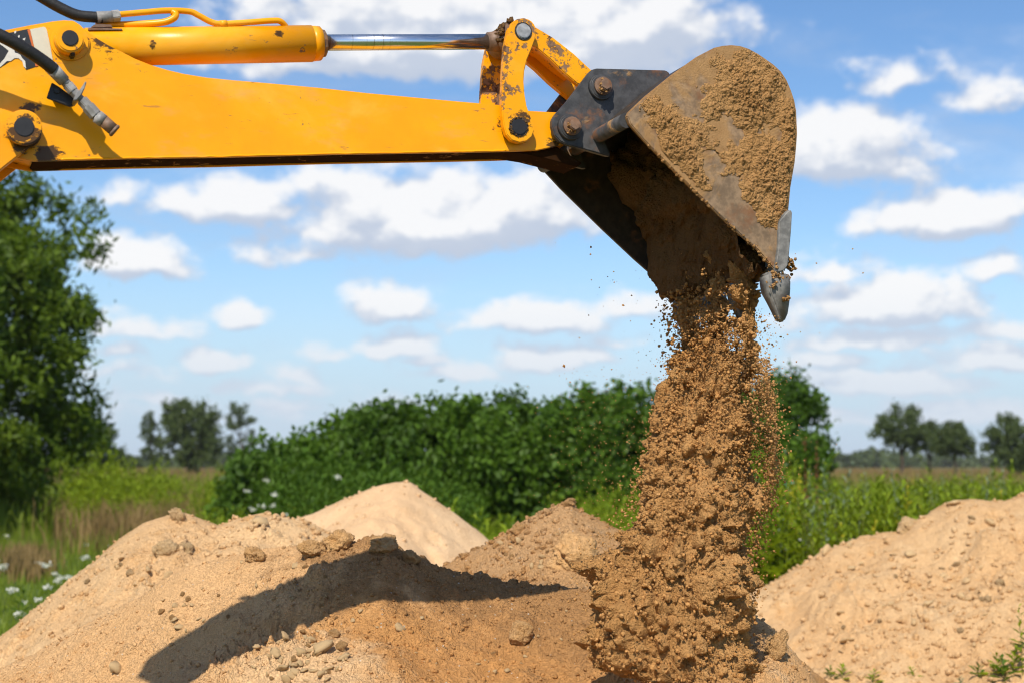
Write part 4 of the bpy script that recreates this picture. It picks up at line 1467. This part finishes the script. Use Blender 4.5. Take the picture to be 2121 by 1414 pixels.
py_t = prof[:, 0]
mi = py_t >= 690
shr = np.interp(py_t[mi], [690, 760, 830, 900, 1000, 1090, 1180, 1500], [.50, .68, .76, .81, .86, .91, .93, .93])
mid_, hf_ = (prof[mi, 1] + prof[mi, 2]) / 2, (prof[mi, 2] - prof[mi, 1]) / 2
skew = np.interp(py_t[mi], [690, 900, 1100], [-22, -12, -4])
V, q1, N, sa = soil_body(py_t[mi], mid_ - hf_ * shr + skew, mid_ + hf_ * shr + skew, np.interp(py_t[mi], [690, 760, 900, 1090, 1200, 1400], [.07, .11, .16, .21, .26, .30]), np.full(mi.sum(), YC), 300, 400, 97, .05, 1.0, 1.0)
V2, q2, _, _ = soil_body(np.array([520, 600, 640, 690, 760, 850.]), np.array([1375, 1388, 1397, 1404, 1400, 1400.]), np.array([1470, 1462, 1455, 1448, 1440, 1430.]), np.array([.08, .07, .06, .05, .05, .04]), np.array([5.58, 5.58, 5.56, 5.54, 5.48, 5.42]), 110, 130, 191, .03, 0)
V3, q3, _, _ = soil_body(np.array([500, 600, 660, 720, 800.]), np.array([1500, 1520, 1532, 1530, 1520.]), np.array([1590, 1573, 1572, 1572, 1565.]), np.array([.07, .06, .045, .04, .03]), np.array([5.17, 5.18, 5.20, 5.22, 5.25]), 90, 110, 291, .03, 0)
V4, q4, _, _ = soil_body(np.array([500, 560, 620, 680, 740.]), np.array([1455, 1462, 1466, 1462, 1450.]), np.array([1530, 1518, 1508, 1512, 1520.]), np.array([.06, .06, .05, .04, .04]), np.array([5.32, 5.34, 5.35, 5.35, 5.34]), 80, 110, 391, .035, 0)
VV, QQ = merge([(V, q1), (V2, q2), (V3, q3), (V4, q4)])
core = link('falling_soil', mesh_from('falling_soil', VV, QQ, True), MAT['soil_fresh'])
tag(core, 'thick column of brown soil falling from the bucket onto the heap', 'falling soil', None, 'stuff')

# grains and crumbs round and above the dense column
G = []
S_ = []


def grains(n, y0, y1, spread, r0, r1, power=3, xb=0.0, edge=None, cluster=0):
    py = rng.uniform(y0, y1, n)
    if cluster:
        py = np.repeat(rng.uniform(y0, y1, n // cluster + 1), cluster)[:n]
    L_, R_ = column_lr(py)
    m, h = (L_ + R_) / 2, (R_ - L_) / 2
    if edge is None:
        u = rng.uniform(-1, 1, n)
        if cluster:
            u = np.repeat(rng.uniform(-1, 1, n // cluster + 1), cluster)[:n]
        px = m + u * h * spread + xb * h
    else:
        px = np.where(rng.random(n) < edge, L_, R_) + rng.normal(0, spread, n)
    Y = YC + rng.normal(0, .09, n) if not cluster else YC + np.repeat(rng.normal(0, .08, n // cluster + 1), cluster)[:n]
    Y = Y - 1.25 * np.clip((1040 - py) / 300, 0, 1) * (xof(px, py) - xof(1480, py))
    P = np.stack([xof(px, py, Y), Y, zof(py, Y)], 1)
    if cluster:
        P += rng.normal(0, .0075, (n, 3))
    G.append(P)
    S_.append(r0 + (r1 - r0) * rng.random(n) ** power)


grains(10000, 660, 920, .86, .0010, .0052, 3.0, 0, None, 18)
grains(2600, 560, 720, .80, .0010, .0055, 3.0, .0, None, 14)
grains(3000, 720, 980, .92, .0016, .0065, 2.5)
grains(1200, 590, 720, .80, .0016, .010, 2.5, .05, None, 7)
grains(2400, 740, 1060, 8, .0016, .0065, 3, 0, .15)
grains(1500, 640, 1150, 22, .0014, .0050, 3, 0, .30)
grains(300, 600, 760, 14, .002, .0095, 2, 0, 1.0)
grains(900, 950, 1240, 14, .0016, .0065, 3, 0, .12)
grains(300, 500, 1200, 95, .0012, .0034, 3, 0, .75)
grains(260, 1060, 1330, 22, .0015, .007, 3, 0, .5)
grains(170, 700, 1400, .85, .007, .018, 2.5)
# crumbs stuck on the face of the column
pick = rng.choice(len(V), 8000, p=np.clip((-sa + .35), 0, 2) / np.clip((-sa + .35), 0, 2).sum())
G.append(V[pick] + N[pick] * rng.uniform(-.004, .022, (8000, 1)))
S_.append(.0016 + .0080 * rng.random(8000) ** 6)
P, s = np.concatenate(G), np.concatenate(S_)
v, f = lumps(P, s, ICO1, .4)
tag(link('soil_grains', mesh_from('soil_grains', v, f), MAT['soil_grain']), 'loose golden grains spraying round the falling soil column', 'soil grains', None, 'stuff')
# drifting dust grains on the side away from the tooth
n = 620
px = rng.normal(1240, 60, n)
py = rng.uniform(760, 1130, n)
P = np.stack([xof(px, py), YC + rng.normal(0, .2, n), zof(py)], 1)
s = .0008 + .0024 * rng.random(n) ** 4
v, f = lumps(P, s, ICO1, .4)
px2 = np.array([1168, 1224, 1291, 1271, 1766, 1272, 1306, 1223, 1225, 1200, 1630, 1655])
py2 = np.array([757, 512, 633, 563, 516, 585, 665, 527, 580, 700, 790, 880])
P2 = np.stack([xof(px2, py2), np.full(12, YC), zof(py2)], 1)
v2, f2 = lumps(P2, np.array([.0065, .004, .005, .003, .0025, .003, .002, .003, .002, .002, .003, .003]), ICO2, .4)
v, f = merge([(v, f), (v2, f2)])
tag(link('drifting_grains', mesh_from('drifting_grains', v, f), MAT['soil_grain']), 'tiny grains drifting in the air beside the falling soil', 'soil grains', None, 'stuff')
# ------------------------------------------------------------------ plants
def leaf_cloud(centres, radius, per, size, up=.35, aspect=.5, droop=0.0):
    """leaf blades (folded diamonds) gathered round clump centres -> verts, tri faces"""
    n = len(centres) * per
    c = np.repeat(centres, per, 0) + rng.normal(0, 1, (n, 3)) * np.asarray(radius).reshape(-1, 1).repeat(per, 0) * .55
    R = rot_matrices(n)
    a = R[:, :, 0]
    a[:, 2] -= droop
    a /= np.linalg.norm(a, axis=1)[:, None]
    nn = R[:, :, 1] + np.array([0, 0, up * 2])
    b = np.cross(nn, a)
    b /= np.linalg.norm(b, axis=1)[:, None] + 1e-9
    nz = np.cross(a, b)
    s = size * rng.uniform(.6, 1.3, n)
    L, Wd = s[:, None], (s * aspect)[:, None]
    v = np.stack([c - a * L * .5, c + b * Wd * .5 - nz * Wd * .08, c + a * L * .5, c - b * Wd * .5 - nz * Wd * .08], 1).reshape(-1, 3)
    o = (np.arange(n) * 4)[:, None]
    f = np.concatenate([o + [0, 1, 2], o + [0, 2, 3]], 1).reshape(-1, 3)
    return v, f


def ellipsoid_clumps(c, r, n, inner=.45, low=-1.0):
    d = rng.normal(size=(n * 2, 3))
    d /= np.linalg.norm(d, axis=1)[:, None]
    d = d[d[:, 2] > low][:n]
    rad = rng.uniform(inner, 1, len(d)) ** .6
    lump = 1 + .20 * vnoise(d * 2.1 + np.array(c) * .7, 7) + .10 * vnoise(d * 5.1 + np.array(c), 9)
    return np.array(c) + d * np.array(r) * (rad * lump)[:, None]


def stem_mesh(paths, seg=6):
    b = Build()
    for pts, rr in paths:
        b.tube(pts, rr, seg, 3)
    return b


def tree(name, base, crown, trunk_h, trunk_r, clumps, per, leaf, mat, label, cat, group, crad=.45, aspect=.5, limbs=5, droop=0.0, low=-1.0):
    """crown: list of (dx, dy, z, rx, ry, rz)"""
    t = thing(name, label, cat, base, group)
    C = np.concatenate([ellipsoid_clumps((c[0], c[1], c[2]), c[3:6], max(4, int(clumps * c[3] * c[5] / sum(k[3] * k[5] for k in crown))), .4, low) for c in crown])
    C[:, 2] = np.maximum(C[:, 2], .15)
    v, f = leaf_cloud(C, np.full(len(C), crad), per, leaf, .4, aspect, droop)
    o = link('crown', mesh_from('crown', v, f), mat, t)
    o['kind'] = 'stuff'
    paths = [([(0, 0, -.2), (.06 * trunk_h * .3, 0, trunk_h * .5), (0, .1, trunk_h)], [trunk_r * 1.25, trunk_r, trunk_r * .75])]
    for k in range(limbs):
        tgt = C[int(rng.integers(len(C)))]
        paths.append(([(0, .05, trunk_h * rng.uniform(.6, .98)), (tgt[0] * .4, tgt[1] * .4, trunk_h * .5 + tgt[2] * .5), tuple(tgt)], [trunk_r * .55, trunk_r * .35, trunk_r * .1]))
    stem_mesh(paths).obj('trunk', MAT['bark'], t)
    return t


def gp(px, Y, py=None):
    x = (px - 1060.5) / F * Y / cos(PITCH) * 1.0
    p = at_y(px, 960, Y)
    return (p[0], Y, float(ground_z(np.array([p[0]]), np.array([Y]))[0]))


# the big tree beside the field
bx, by, bz = gp(-135, 38)
tree('broadleaf_tree', (bx, by, 0), [(0, 0, 4.7, 3.75, 3.7, 4.9), (-.6, -.4, 7.0, 2.7, 2.7, 2.9), (1.75, -.5, 5.0, 2.1, 2.0, 1.9), (1.0, 0, 2.4, 2.9, 3, 2.3), (.7, -1.6, 1.2, 2.5, 2.0, 1.5)], 3.0, .35, 1000, 95, .23, MAT['leaf_tree'],
     'tall dark broadleaf tree at the edge of the field, cut by the frame', 'tree', None, .36, .36, 9, .5)
tree('broadleaf_tree', (bx + .25, by - 7.0, 0), [(0, 0, 3.0, 3.2, 3.2, 2.9)], 2.0, .3, 330, 55, .23, MAT['leaf_tree'], 'second broadleaf tree outside the frame shading the tall dark one', 'tree', None, .40, .36, 6, .5)  # unseen tree, placed and sized to shade the big tree's lower crown

# bushes of the hedge: centre x, top y, half width (photograph pixels), distance
BUSH = [(542, 918, 54, 27.5, 'low end bush of the hedge nearest the distant trees'), (612, 872, 84, 29.0, 'rounded hedge bush stepping up from the low end bush'), (712, 818, 95, 30.0, 'hedge bush behind the flank of the pale sand heap'),
        (810, 797, 95, 29.4, 'leafy hedge bush right above the pale heap top'), (905, 791, 98, 30.2, 'hedge bush just past the pale heap top'), (1005, 788, 98, 29.6, 'hedge bush in the middle of the row, above the pale heap slope'),
        (1100, 789, 98, 30.4, 'hedge bush straight above the small peaked heap edge'), (1200, 768, 105, 29.5, 'tall hedge bush above the small peaked heap'), (1310, 758, 110, 30.3, 'highest hedge bush just before the falling soil'),
        (1425, 760, 110, 30.6, 'hedge bush hidden mostly behind the falling soil'), (1540, 762, 100, 31.5, 'hedge bush showing at the far edge of the falling soil')]
for i, (px, ty_, hwid, Y, lab) in enumerate(BUSH):
    x, y, z = gp(px, Y)
    top = at_y(px, ty_, Y)[2] * .93 - .12
    r_ = hwid / F * Y * 1.12
    rz = (top - .2) / 2 * 1.02
    t = tree('leafy_bush', (x, y, 0), [(0, 0, top - rz, r_, 1.35, rz), (rng.normal(0, .25), -.35, top * .38, r_ * 1.05, 1.25, top * .42), (rng.normal(0, .3), 0, top - .55, r_ * .6, .8, .6)], .9, .07, 230, 46, .145,
             MAT['leaf_hedge'] if i % 3 else MAT['leaf_hedge2'], lab, 'bush', 'leafy bushes of the hedge', .20, .55, 5)
x, y, z = gp(1632, 33)
tree('leafy_bush', (x, y, 0), [(0, 0, 1.75, .82, 1.0, 1.85), (-.2, 0, 2.6, .6, .8, .75), (.25, -.2, 1.1, .6, .8, 1.0)], 1.0, .08, 300, 34, .15, MAT['leaf_hedge2'], 'tall dark bush with a round top on the far side of the falling soil', 'bush', None, .22, .5, 5)

# distant trees: x, base y is the horizon; top y, half width, distance
FAR = [(196, 868, 50, 110, 'small open crowned tree at the foot of the big dark tree', 1.0), (390, 822, 62, 150, 'broad dense tree in the distance left of the hedge', 1.0), (312, 848, 24, 150, 'narrow tree leaning on the broad dense distant tree', 1.0),
       (500, 826, 36, 165, 'slim pale tree between the broad distant tree and the hedge', .55), (268, 942, 26, 260, 'very small far off tree low on the horizon', 1.0),
       (1868, 838, 62, 140, 'spreading tree with see through crown out in the field', .50), (1925, 870, 36, 142, 'thin crowned tree touching the spreading field tree', .55), (1978, 874, 44, 135, 'rounded bushy tree beside the spreading field tree', .8), (2105, 864, 58, 130, 'dark round tree cut off by the picture edge', 1.0)]
for (px, ty_, hwid, Y, lab, den) in FAR:
    x, y, z = gp(px, Y)
    top = at_y(px, ty_, Y)[2]
    r_ = hwid / F * Y
    if 'spreading' in lab:
        cr = [(0, 0, top * .72, r_ * .72, r_ * .8, top * .29), (-r_ * .62, 0, top * .60, r_ * .42, r_ * .5, top * .16), (r_ * .55, 0, top * .58, r_ * .45, r_ * .5, top * .17), (r_ * .1, 0, top * .86, r_ * .45, r_ * .5, top * .14)]
    else:
        cr = [(0, 0, top * .58, r_, r_, top * .43), (-r_ * .3, 0, top * .78, r_ * .6, r_ * .6, top * .22), (r_ * .35, 0, top * .42, r_ * .75, r_ * .7, top * .30)]
    tree('field_tree', (x, y, 0), cr, top * .4, r_ * .06, int(170 * den), 60, r_ * .12, MAT['leaf_far'], lab, 'tree', 'trees standing out in the field', r_ * .17, .6, 6)
# far wood along the horizon
C = []
for px in np.arange(-400, 2600, 5):
    Y = 620 + 60 * sin(px * .01)
    hgt = 4.2 + 2.2 * vnoise(np.array([[px * .013, 0, 0]]), 3)[0] + 1.0 * vnoise(np.array([[px * .05, 3, 0]]), 4)[0]
    if px < 900:
        hgt *= .75
    p = at_y(px, 960, Y)
    for k in range(5):
        C.append((p[0] + rng.normal(0, .8), Y + rng.normal(0, 5), max(.6, hgt * rng.uniform(.05, 1))))
C = np.array(C)
v, f = leaf_cloud(C, np.full(len(C), 1.6), 9, 2.4, .3, .7)
tag(link('far_wood', mesh_from('far_wood', v, f), MAT['leaf_far']), 'low bluish wood along the horizon', None, None, 'stuff')


# ------------------------------------------------------------------ grass and weeds
def wedge(n, y0, y1, px0=-260, px1=2380, power=1.0):
    Y = y0 * (y1 / y0) ** (rng.random(n) ** power)
    px = rng.uniform(px0, px1, n)
    X = (px - 1060.5) / F * Y / cos(PITCH)
    return X, Y, px


def blades(X, Y, h, w, lean=.35):
    n = len(X)
    Z = ground_z(X, Y)
    a = rng.uniform(0, 2 * pi, n)
    ln = rng.normal(0, lean, n) * h
    la = rng.uniform(0, 2 * pi, n)
    bx_, by_ = np.cos(a) * w * .5, np.sin(a) * w * .5
    mx, my = np.cos(la) * ln * .35, np.sin(la) * ln * .35
    tx, ty__ = np.cos(la) * ln, np.sin(la) * ln
    v = np.stack([np.stack([X - bx_, Y - by_, Z], 1), np.stack([X + bx_, Y + by_, Z], 1), np.stack([X + mx + bx_ * .7, Y + my + by_ * .7, Z + h * .6], 1), np.stack([X + mx - bx_ * .7, Y + my - by_ * .7, Z + h * .6], 1), np.stack([X + tx, Y + ty__, Z + h], 1)], 1).reshape(-1, 3)
    o = (np.arange(n) * 5)[:, None]
    f = np.concatenate([o + [0, 1, 2], o + [0, 2, 3], o + [3, 2, 4]], 1).reshape(-1, 3)
    return v, f


def clear_of_heaps(X, Y):
    k = np.ones(len(X), bool)
    for h in (front, small, left, pale, right, back):
        inb = (X > h.xs[0]) & (X < h.xs[-1]) & (Y > h.ys[0]) & (Y < h.ys[-1])
        k &= ~(inb & (h.height(X, Y) > .04))
    return k


# short grass on the open side, tall grass elsewhere
X, Y, px = wedge(52000, 9, 34)
k = clear_of_heaps(X, Y) & ((px < 1000) | (Y > 12.6))
X, Y, px = X[k], Y[k], px[k]
h = np.where(px < 330, .10 + .10 * rng.random(len(X)), .25 + .35 * rng.random(len(X))) * (.7 + .5 * np.clip(fbm(np.stack([X * .5, Y * .5, 0 * X], 1), 3, .5, 8) + .5, 0, 1.4))
h = np.where((px < 330) & (Y > 26), h * 2.6, h)
v, f = blades(X, Y, h, .012 + .006 * rng.random(len(X)))
tag(link('grass', mesh_from('grass', v, f), MAT['grass']), 'lush green grass round the sand heaps', None, None, 'stuff')
X, Y, px = wedge(42000, 32, 150, power=.9)
v, f = blades(X, Y, .45 + .45 * rng.random(len(X)), .03 + .0007 * Y)
tag(link('meadow_grass', mesh_from('meadow_grass', v, f), MAT['grass']), 'tall meadow grass stretching to the distant trees', None, None, 'stuff')
# dry reddish seed grass: far band and beside the big tree
X, Y, px = wedge(20000, 60, 260, power=.8)
X2, Y2, px2 = wedge(3000, 27, 46, 150, 430)
X3, Y3, px3 = wedge(600, 20, 26, 20, 120)
px2 = rng.normal(285, 75, len(px2))
X2 = (px2 - 1060.5) / F * Y2 / cos(PITCH)
px3 = rng.normal(62, 30, len(px3))
X3 = (px3 - 1060.5) / F * Y3 / cos(PITCH)
X, Y = np.concatenate([X, X2, X3]), np.concatenate([Y, Y2, Y3])
hh = np.concatenate([.8 + .4 * rng.random(len(px)), .5 + .5 * rng.random(len(px2)), .15 + .25 * rng.random(len(px3))])
v, f = blades(X, Y, hh, .02 + .0006 * Y, .25)
tag(link('dry_grass', mesh_from('dry_grass', v, f), MAT['grass_dry']), 'dry reddish seed grass far across the meadow', None, None, 'stuff')


def leafy_stem(h, n, L, aspect=.28, r=.006, droop=.2, top=False):
    """one upright leafy plant -> verts, faces"""
    vs, fs = [], []
    bend = rng.normal(0, .10, 2)
    def axis(t):
        return np.array([bend[0] * t * t * h, bend[1] * t * t * h, t * h])
    ring = []
    for t, rr in ((0, r), (.5, r * .8), (1, r * .3)):
        c = axis(t)
        for k in range(3):
            vs.append(c + [rr * cos(k * 2.1), rr * sin(k * 2.1), 0])
    for s_ in (0, 3):
        for k in range(3):
            a, b_ = s_ + k, s_ + (k + 1) % 3
            fs += [(a, b_, b_ + 3), (a, b_ + 3, a + 3)]
    for i in range(n):
        t = .12 + .88 * i / (n - 1)
        c = axis(t)
        a = i * 2.4 + rng.normal(0, .3)
        l = L * (1.15 - .75 * t) * rng.uniform(.75, 1.2)
        el_ = radians(38) * (.4 + t) + rng.normal(0, .15)
        d = np.array([cos(a) * cos(el_), sin(a) * cos(el_), sin(el_)])
        sd = np.array([-sin(a), cos(a), 0]) * l * aspect * .5
        m = c + d * l * .55
        tipp = c + d * l - np.array([0, 0, droop * l])
        o = len(vs)
        vs += [c, m + sd, tipp, m - sd]
        fs += [(o, o + 1, o + 2), (o, o + 2, o + 3)]
    return np.array(vs), np.array(fs)


def mass_of(name, X, Y, hrange, n, L, mat, label, aspect=.28, kinds=6, droop=.2):
    temps = [leafy_stem(1.0, n, L, aspect, .008, droop) for _ in range(kinds)]
    Z = ground_z(X, Y)
    parts = []
    which = rng.integers(0, kinds, len(X))
    for kx in range(kinds):
        s = which == kx
        m = int(s.sum())
        a = rng.uniform(0, 2 * pi, m)
        sc = hrange[0] + (hrange[1] - hrange[0]) * rng.random(m)
        sc *= np.clip(.85 + .9 * fbm(np.stack([X[s] * .55, Y[s] * .35, 0 * X[s]], 1), 3, .6, 15), .4, 1.35)
        V0, F0 = temps[kx]
        c, s_ = np.cos(a)[:, None], np.sin(a)[:, None]
        vx = (V0[None, :, 0] * c - V0[None, :, 1] * s_) * sc[:, None] + X[s][:, None]
        vy = (V0[None, :, 0] * s_ + V0[None, :, 1] * c) * sc[:, None] + Y[s][:, None]
        vz = V0[None, :, 2] * sc[:, None] + Z[s][:, None]
        parts.append((np.stack([vx, vy, vz], -1).reshape(-1, 3), (F0[None] + (np.arange(m) * len(V0))[:, None, None]).reshape(-1, 3)))
    v, f = merge(parts)
    return tag(link(name, mesh_from(name, v, f), mat), label, None, None, 'stuff')


X, Y, px = wedge(3200, 15, 27, 1480, 2350)
k = clear_of_heaps(X, Y)
mass_of('weeds', X[k], Y[k], (.55, 1.25), 22, .22, MAT['weed'], 'bright green leafy weeds behind the broad sunlit heap')
for mt_, n_, hr_, lab_ in (('weed_grey', 420, (.7, 1.35), 'grey green weeds mixed into the bright ones'), ('weed_olive', 900, (.6, 1.25), 'olive green weeds mixed into the bright ones'), ('weed_yellow', 160, (.7, 1.2), 'yellow flowering stems among the bright weeds')):
    X, Y, px = wedge(n_, 15, 34, 1480, 2350)
    k = clear_of_heaps(X, Y)
    mass_of('weeds', X[k], Y[k], hr_, 20, .16, MAT[mt_], lab_)
X, Y, px = wedge(1500, 17, 27, 860, 1480)
k = clear_of_heaps(X, Y)
mass_of('weeds', X[k], Y[k], (.45, .85), 15, .32, MAT['weed'], 'bright green leafy weeds before the hedge')
X, Y, px = wedge(1500, 22, 29, 540, 1000)
k = clear_of_heaps(X, Y)
mass_of('weeds', X[k], Y[k], (.6, 1.25), 16, .26, MAT['weed_dark'], 'dark green nettles at the foot of the hedge')
X, Y, px = wedge(1800, 30, 60, 140, 560)
mass_of('weeds', X, Y, (.6, 1.3), 13, .28, MAT['weed'], 'rough green weeds between the big tree and the hedge')
X, Y, px = wedge(2600, 28, 70, 1600, 2350)
mass_of('weeds', X, Y, (.5, .95), 13, .28, MAT['weed'], 'rough green weeds out in the field by the distant trees')


X, Y, px = wedge(1300, 16, 25, 400, 1000)
k = clear_of_heaps(X, Y)
mass_of('weeds', X[k], Y[k], (.4, .95), 18, .22, MAT['weed'], 'loose bright weeds between the heaps and the dark nettles')


# single plants one can pick out
def plant(name, px, Y, h, n, L, mat, label, cat, group=None, head=None, aspect=.28, side=0, zbase=None, r=.006):
    x, y, z = gp(px, Y)
    if zbase is not None:
        z = zbase
    t = thing(name, label, cat, (x, y, z - .02), group)
    v, f = leafy_stem(h, n, L, aspect, r)
    link('stem', mesh_from('stem', v, f), mat, t)
    if head == 'seed':
        m = 45
        tz = rng.uniform(.55, 1.0, m)
        P = np.stack([rng.normal(0, .02, m) * (1.3 - tz), rng.normal(0, .02, m) * (1.3 - tz), tz * h * 1.12], 1)
        v, f = leaf_cloud(P, np.full(m, .012), 3, .035, .1, .5)
        link('seed_head', mesh_from('seed_head', v, f), MAT['sorrel'], t)['kind'] = 'stuff'
    if head == 'yellow':
        m = 26
        tz = rng.uniform(.8, 1.04, m)
        P = np.stack([rng.normal(0, .06, m), rng.normal(0, .06, m), tz * h], 1)
        v, f = leaf_cloud(P, np.full(m, .03), 3, .05, .3, .6)
        link('flower_head', mesh_from('flower_head', v, f), MAT['weed_yellow'], t)['kind'] = 'stuff'
    if head == 'umbel':
        m = 26
        P = np.stack([rng.normal(0, .022, m), rng.normal(0, .022, m), h + rng.normal(0, .010, m)], 1)
        v, f = leaf_cloud(P, np.full(m, .008), 2, .026, .9, .8)
        link('flower_head', mesh_from('flower_head', v, f), MAT['petal'], t)['kind'] = 'stuff'
    return t


plant('dock_plant', 1668, 19, 1.66, 7, .22, MAT['grass_dry'], 'tall dry reddish dock stalk rising nearest the falling soil', 'weed', 'tall stalks among the weeds', 'seed')
plant('dock_plant', 1692, 21, 1.62, 7, .22, MAT['grass_dry'], 'shorter reddish dock stalk next to the tallest dry one', 'weed', 'tall stalks among the weeds', 'seed')
plant('grey_weed', 1708, 17.5, 1.55, 30, .22, MAT['weed_grey'], 'grey green mugwort with a feathery spire beside the dock stalks', 'weed', 'tall stalks among the weeds', None, .2)
plant('grey_weed', 1725, 18.5, 1.58, 34, .24, MAT['weed_grey'], 'taller grey green mugwort spire leaning over the weeds', 'weed', 'tall stalks among the weeds', None, .2)
plant('grey_weed', 1742, 16.5, 1.22, 28, .20, MAT['weed_grey'], 'low grey green mugwort right above the heap rim', 'weed', 'tall stalks among the weeds', None, .2)
plant('goldenrod', 1808, 19, 1.50, 34, .22, MAT['weed'], 'tall light green spire standing apart among the weeds', 'weed', 'tall stalks among the weeds', None, .25)
plant('goldenrod', 1835, 18, 1.30, 30, .22, MAT['weed'], 'lower light green spire next to the tall one standing apart', 'weed', 'tall stalks among the weeds', None, .25)
plant('goldenrod', 1650, 20, 1.28, 26, .22, MAT['weed'], 'yellow tipped weed close to the dark round topped bush', 'weed', 'tall stalks among the weeds', 'yellow', .25)
plant('goldenrod', 1628, 18, 1.22, 26, .24, MAT['weed'], 'yellow flowering weed brushing the edge of the falling soil', 'weed', 'tall stalks among the weeds', 'yellow', .25)
plant('leafy_weed', 2068, 30, 1.35, 30, .30, MAT['weed'], 'leafy weed standing up before the dark edge tree', 'weed', 'tall stalks among the weeds')
plant('leafy_weed', 680, 19, .85, 16, .36, MAT['weed'], 'bright leafy weed rising where the pale heap begins', 'weed', 'leafy weeds behind the pale heap', None, .3)
plant('leafy_weed', 935, 18, 1.12, 18, .34, MAT['weed'], 'bright leafy weed just beyond the pale heap top', 'weed', 'leafy weeds behind the pale heap', None, .3)
plant('leafy_weed', 1040, 17, .95, 18, .38, MAT['weed'], 'bright drooping weed over the lower pale heap slope', 'weed', 'leafy weeds behind the pale heap', None, .3)
plant('leafy_weed', 1000, 19, 1.0, 18, .34, MAT['weed'], 'bright weed between the two leafy weeds of the pale heap', 'weed', 'leafy weeds behind the pale heap', None, .3)
plant('leafy_weed', 1175, 19, .80, 18, .34, MAT['weed'], 'bright weed right above the small peaked heap', 'weed', 'leafy weeds behind the pale heap', None, .3)
# near plants at the foot of the broad heap
def heap_plant(px_, py_, hh, nn, L, mt, name, lab, cat, group=None):
    p = right.hit(px_, py_)
    if p is None:
        p = at_y(px_, py_, 8.8)
    t = plant(name, px_, p[1], hh, nn, L, MAT[mt], lab, cat, group, None, .3, 0, p[2], .003)
    return t


heap_plant(2108, 1400, .44, 22, .11, 'weed', 'sapling', 'slender upright sapling at the foot of the broad sunlit heap', 'sapling')
for (px_, py_, hh, nn, L, mt, lab) in ((2088, 1398, .17, 20, .13, 'weed', 'bushy green weed around the slender sapling foot'), (2055, 1402, .14, 16, .13, 'weed', 'low spreading weed left of the slender sapling'), (2015, 1404, .10, 14, .11, 'weed_dark', 'low dark weed tuft on the bare soil by the heap foot'),
                                     (1978, 1440, .13, 26, .08, 'weed_grey', 'silvery tufted thistle at the bottom edge of the picture'), (1738, 1408, .11, 16, .11, 'weed', 'small green weed at the dark foot of the front heap'), (1712, 1406, .09, 12, .09, 'weed_dark', 'tiny dark weed beside the small foot weed'),
                                     (1882, 1398, .06, 10, .08, 'weed', 'tiny weed alone in the middle of the heap foot'), (2116, 1352, .16, 18, .13, 'weed_dark', 'dark leafy weed cut by the picture edge'), (2070, 1418, .18, 18, .13, 'weed_dark', 'leafy weed at the bottom edge between sapling and thistle'), (1800, 1416, .10, 12, .10, 'weed', 'weed poking in at the bottom edge left of the thistle')):
    heap_plant(px_, py_, hh, nn, L, mt, 'small_weed', lab, 'weed', 'small weeds growing near the heaps')
plant('small_weed', 55, 14.5, .42, 14, .18, MAT['weed_dark'], 'upright dark weed in the flowered grass near the long heap', 'weed', 'small weeds growing near the heaps', None, .3, 0, None, .004)
# white flowers
spots = [(x_ + rng.normal(0, 14), y_ + rng.normal(0, 10)) for x_, y_ in [(18, 1165), (12, 1200), (60, 1235), (75, 1262), (110, 1190), (135, 1215), (95, 1180), (40, 1290), (105, 1245), (150, 1195), (170, 1110), (205, 1118), (128, 1105), (28, 1250), (185, 1175), (220, 1115), (8, 1128), (120, 1218), (35, 1152), (70, 1210)]]
for (px_, py_) in spots:
    Yd = min(40, 1.5 * F / (py_ - 960) * .93)
    plant('wildflower', px_, Yd, .16 + .1 * rng.random(), 6, .08, MAT['weed'], 'small white flower in the short grass beside the long lumpy heap', 'flower', 'white flowers in the short grass', 'umbel', .3, 0, None, .003).scale = (rng.uniform(.6, 1.35),) * 3
for (px_, py_) in [(552, 990), (512, 1012), (570, 1020), (545, 1045), (590, 1062), (566, 1042), (700, 985), (525, 1050)]:
    plant('wildflower', px_, 22, 1.5 - (py_ - 960) / F * 22, 10, .2, MAT['weed_dark'], 'white umbel flower standing among the dark nettles before the hedge', 'flower', 'white umbels before the hedge', 'umbel', .3)
for (px_, py_) in [(1655, 1112), (1660, 1120), (1745, 1118), (1760, 1110), (1772, 1112)]:
    plant('wildflower', px_, 16, 1.5 - (py_ - 960) / F * 16, 8, .2, MAT['weed'], 'white umbel flower among bright weeds behind the broad heap rim', 'flower', 'white umbels behind the broad heap', 'umbel', .3)
# teal drum half hidden in the weeds
x, y, z = gp(1634, 24)
b = Build()
zt = at_y(1634, 1003, 24)[2]
b.cyl((0, 0, 0), (0, 0, zt), .075, .07, 24, .01)
b.cyl((0, 0, zt * .94), (0, 0, zt * .97), .08, None, 24, .005)
o = b.obj('drum', MAT['teal'])
o.location = (x, y, z)
tag(o, 'small teal object half hidden in the weeds before the dark bush', 'drum')

# ------------------------------------------------------------------ air
b = Build()
bmesh.ops.create_cube(b.bm, size=1.0)
M = material('thin_haze')
pv_ = M.n('ShaderNodeVolumePrincipled', Density=.00013, Anisotropy=0.0)
pv_.inputs['Color'].default_value = (1.0, 1.0, 1.0, 1)
M.put(M.out.inputs['Volume'], pv_.outputs[0])
o = b.obj('haze', M.mat)
o.scale = (3040, 3120, 19)
o.location = (0, 1480, 8.0)
tag(o, 'thin summer haze over the meadow', kind='stuff')
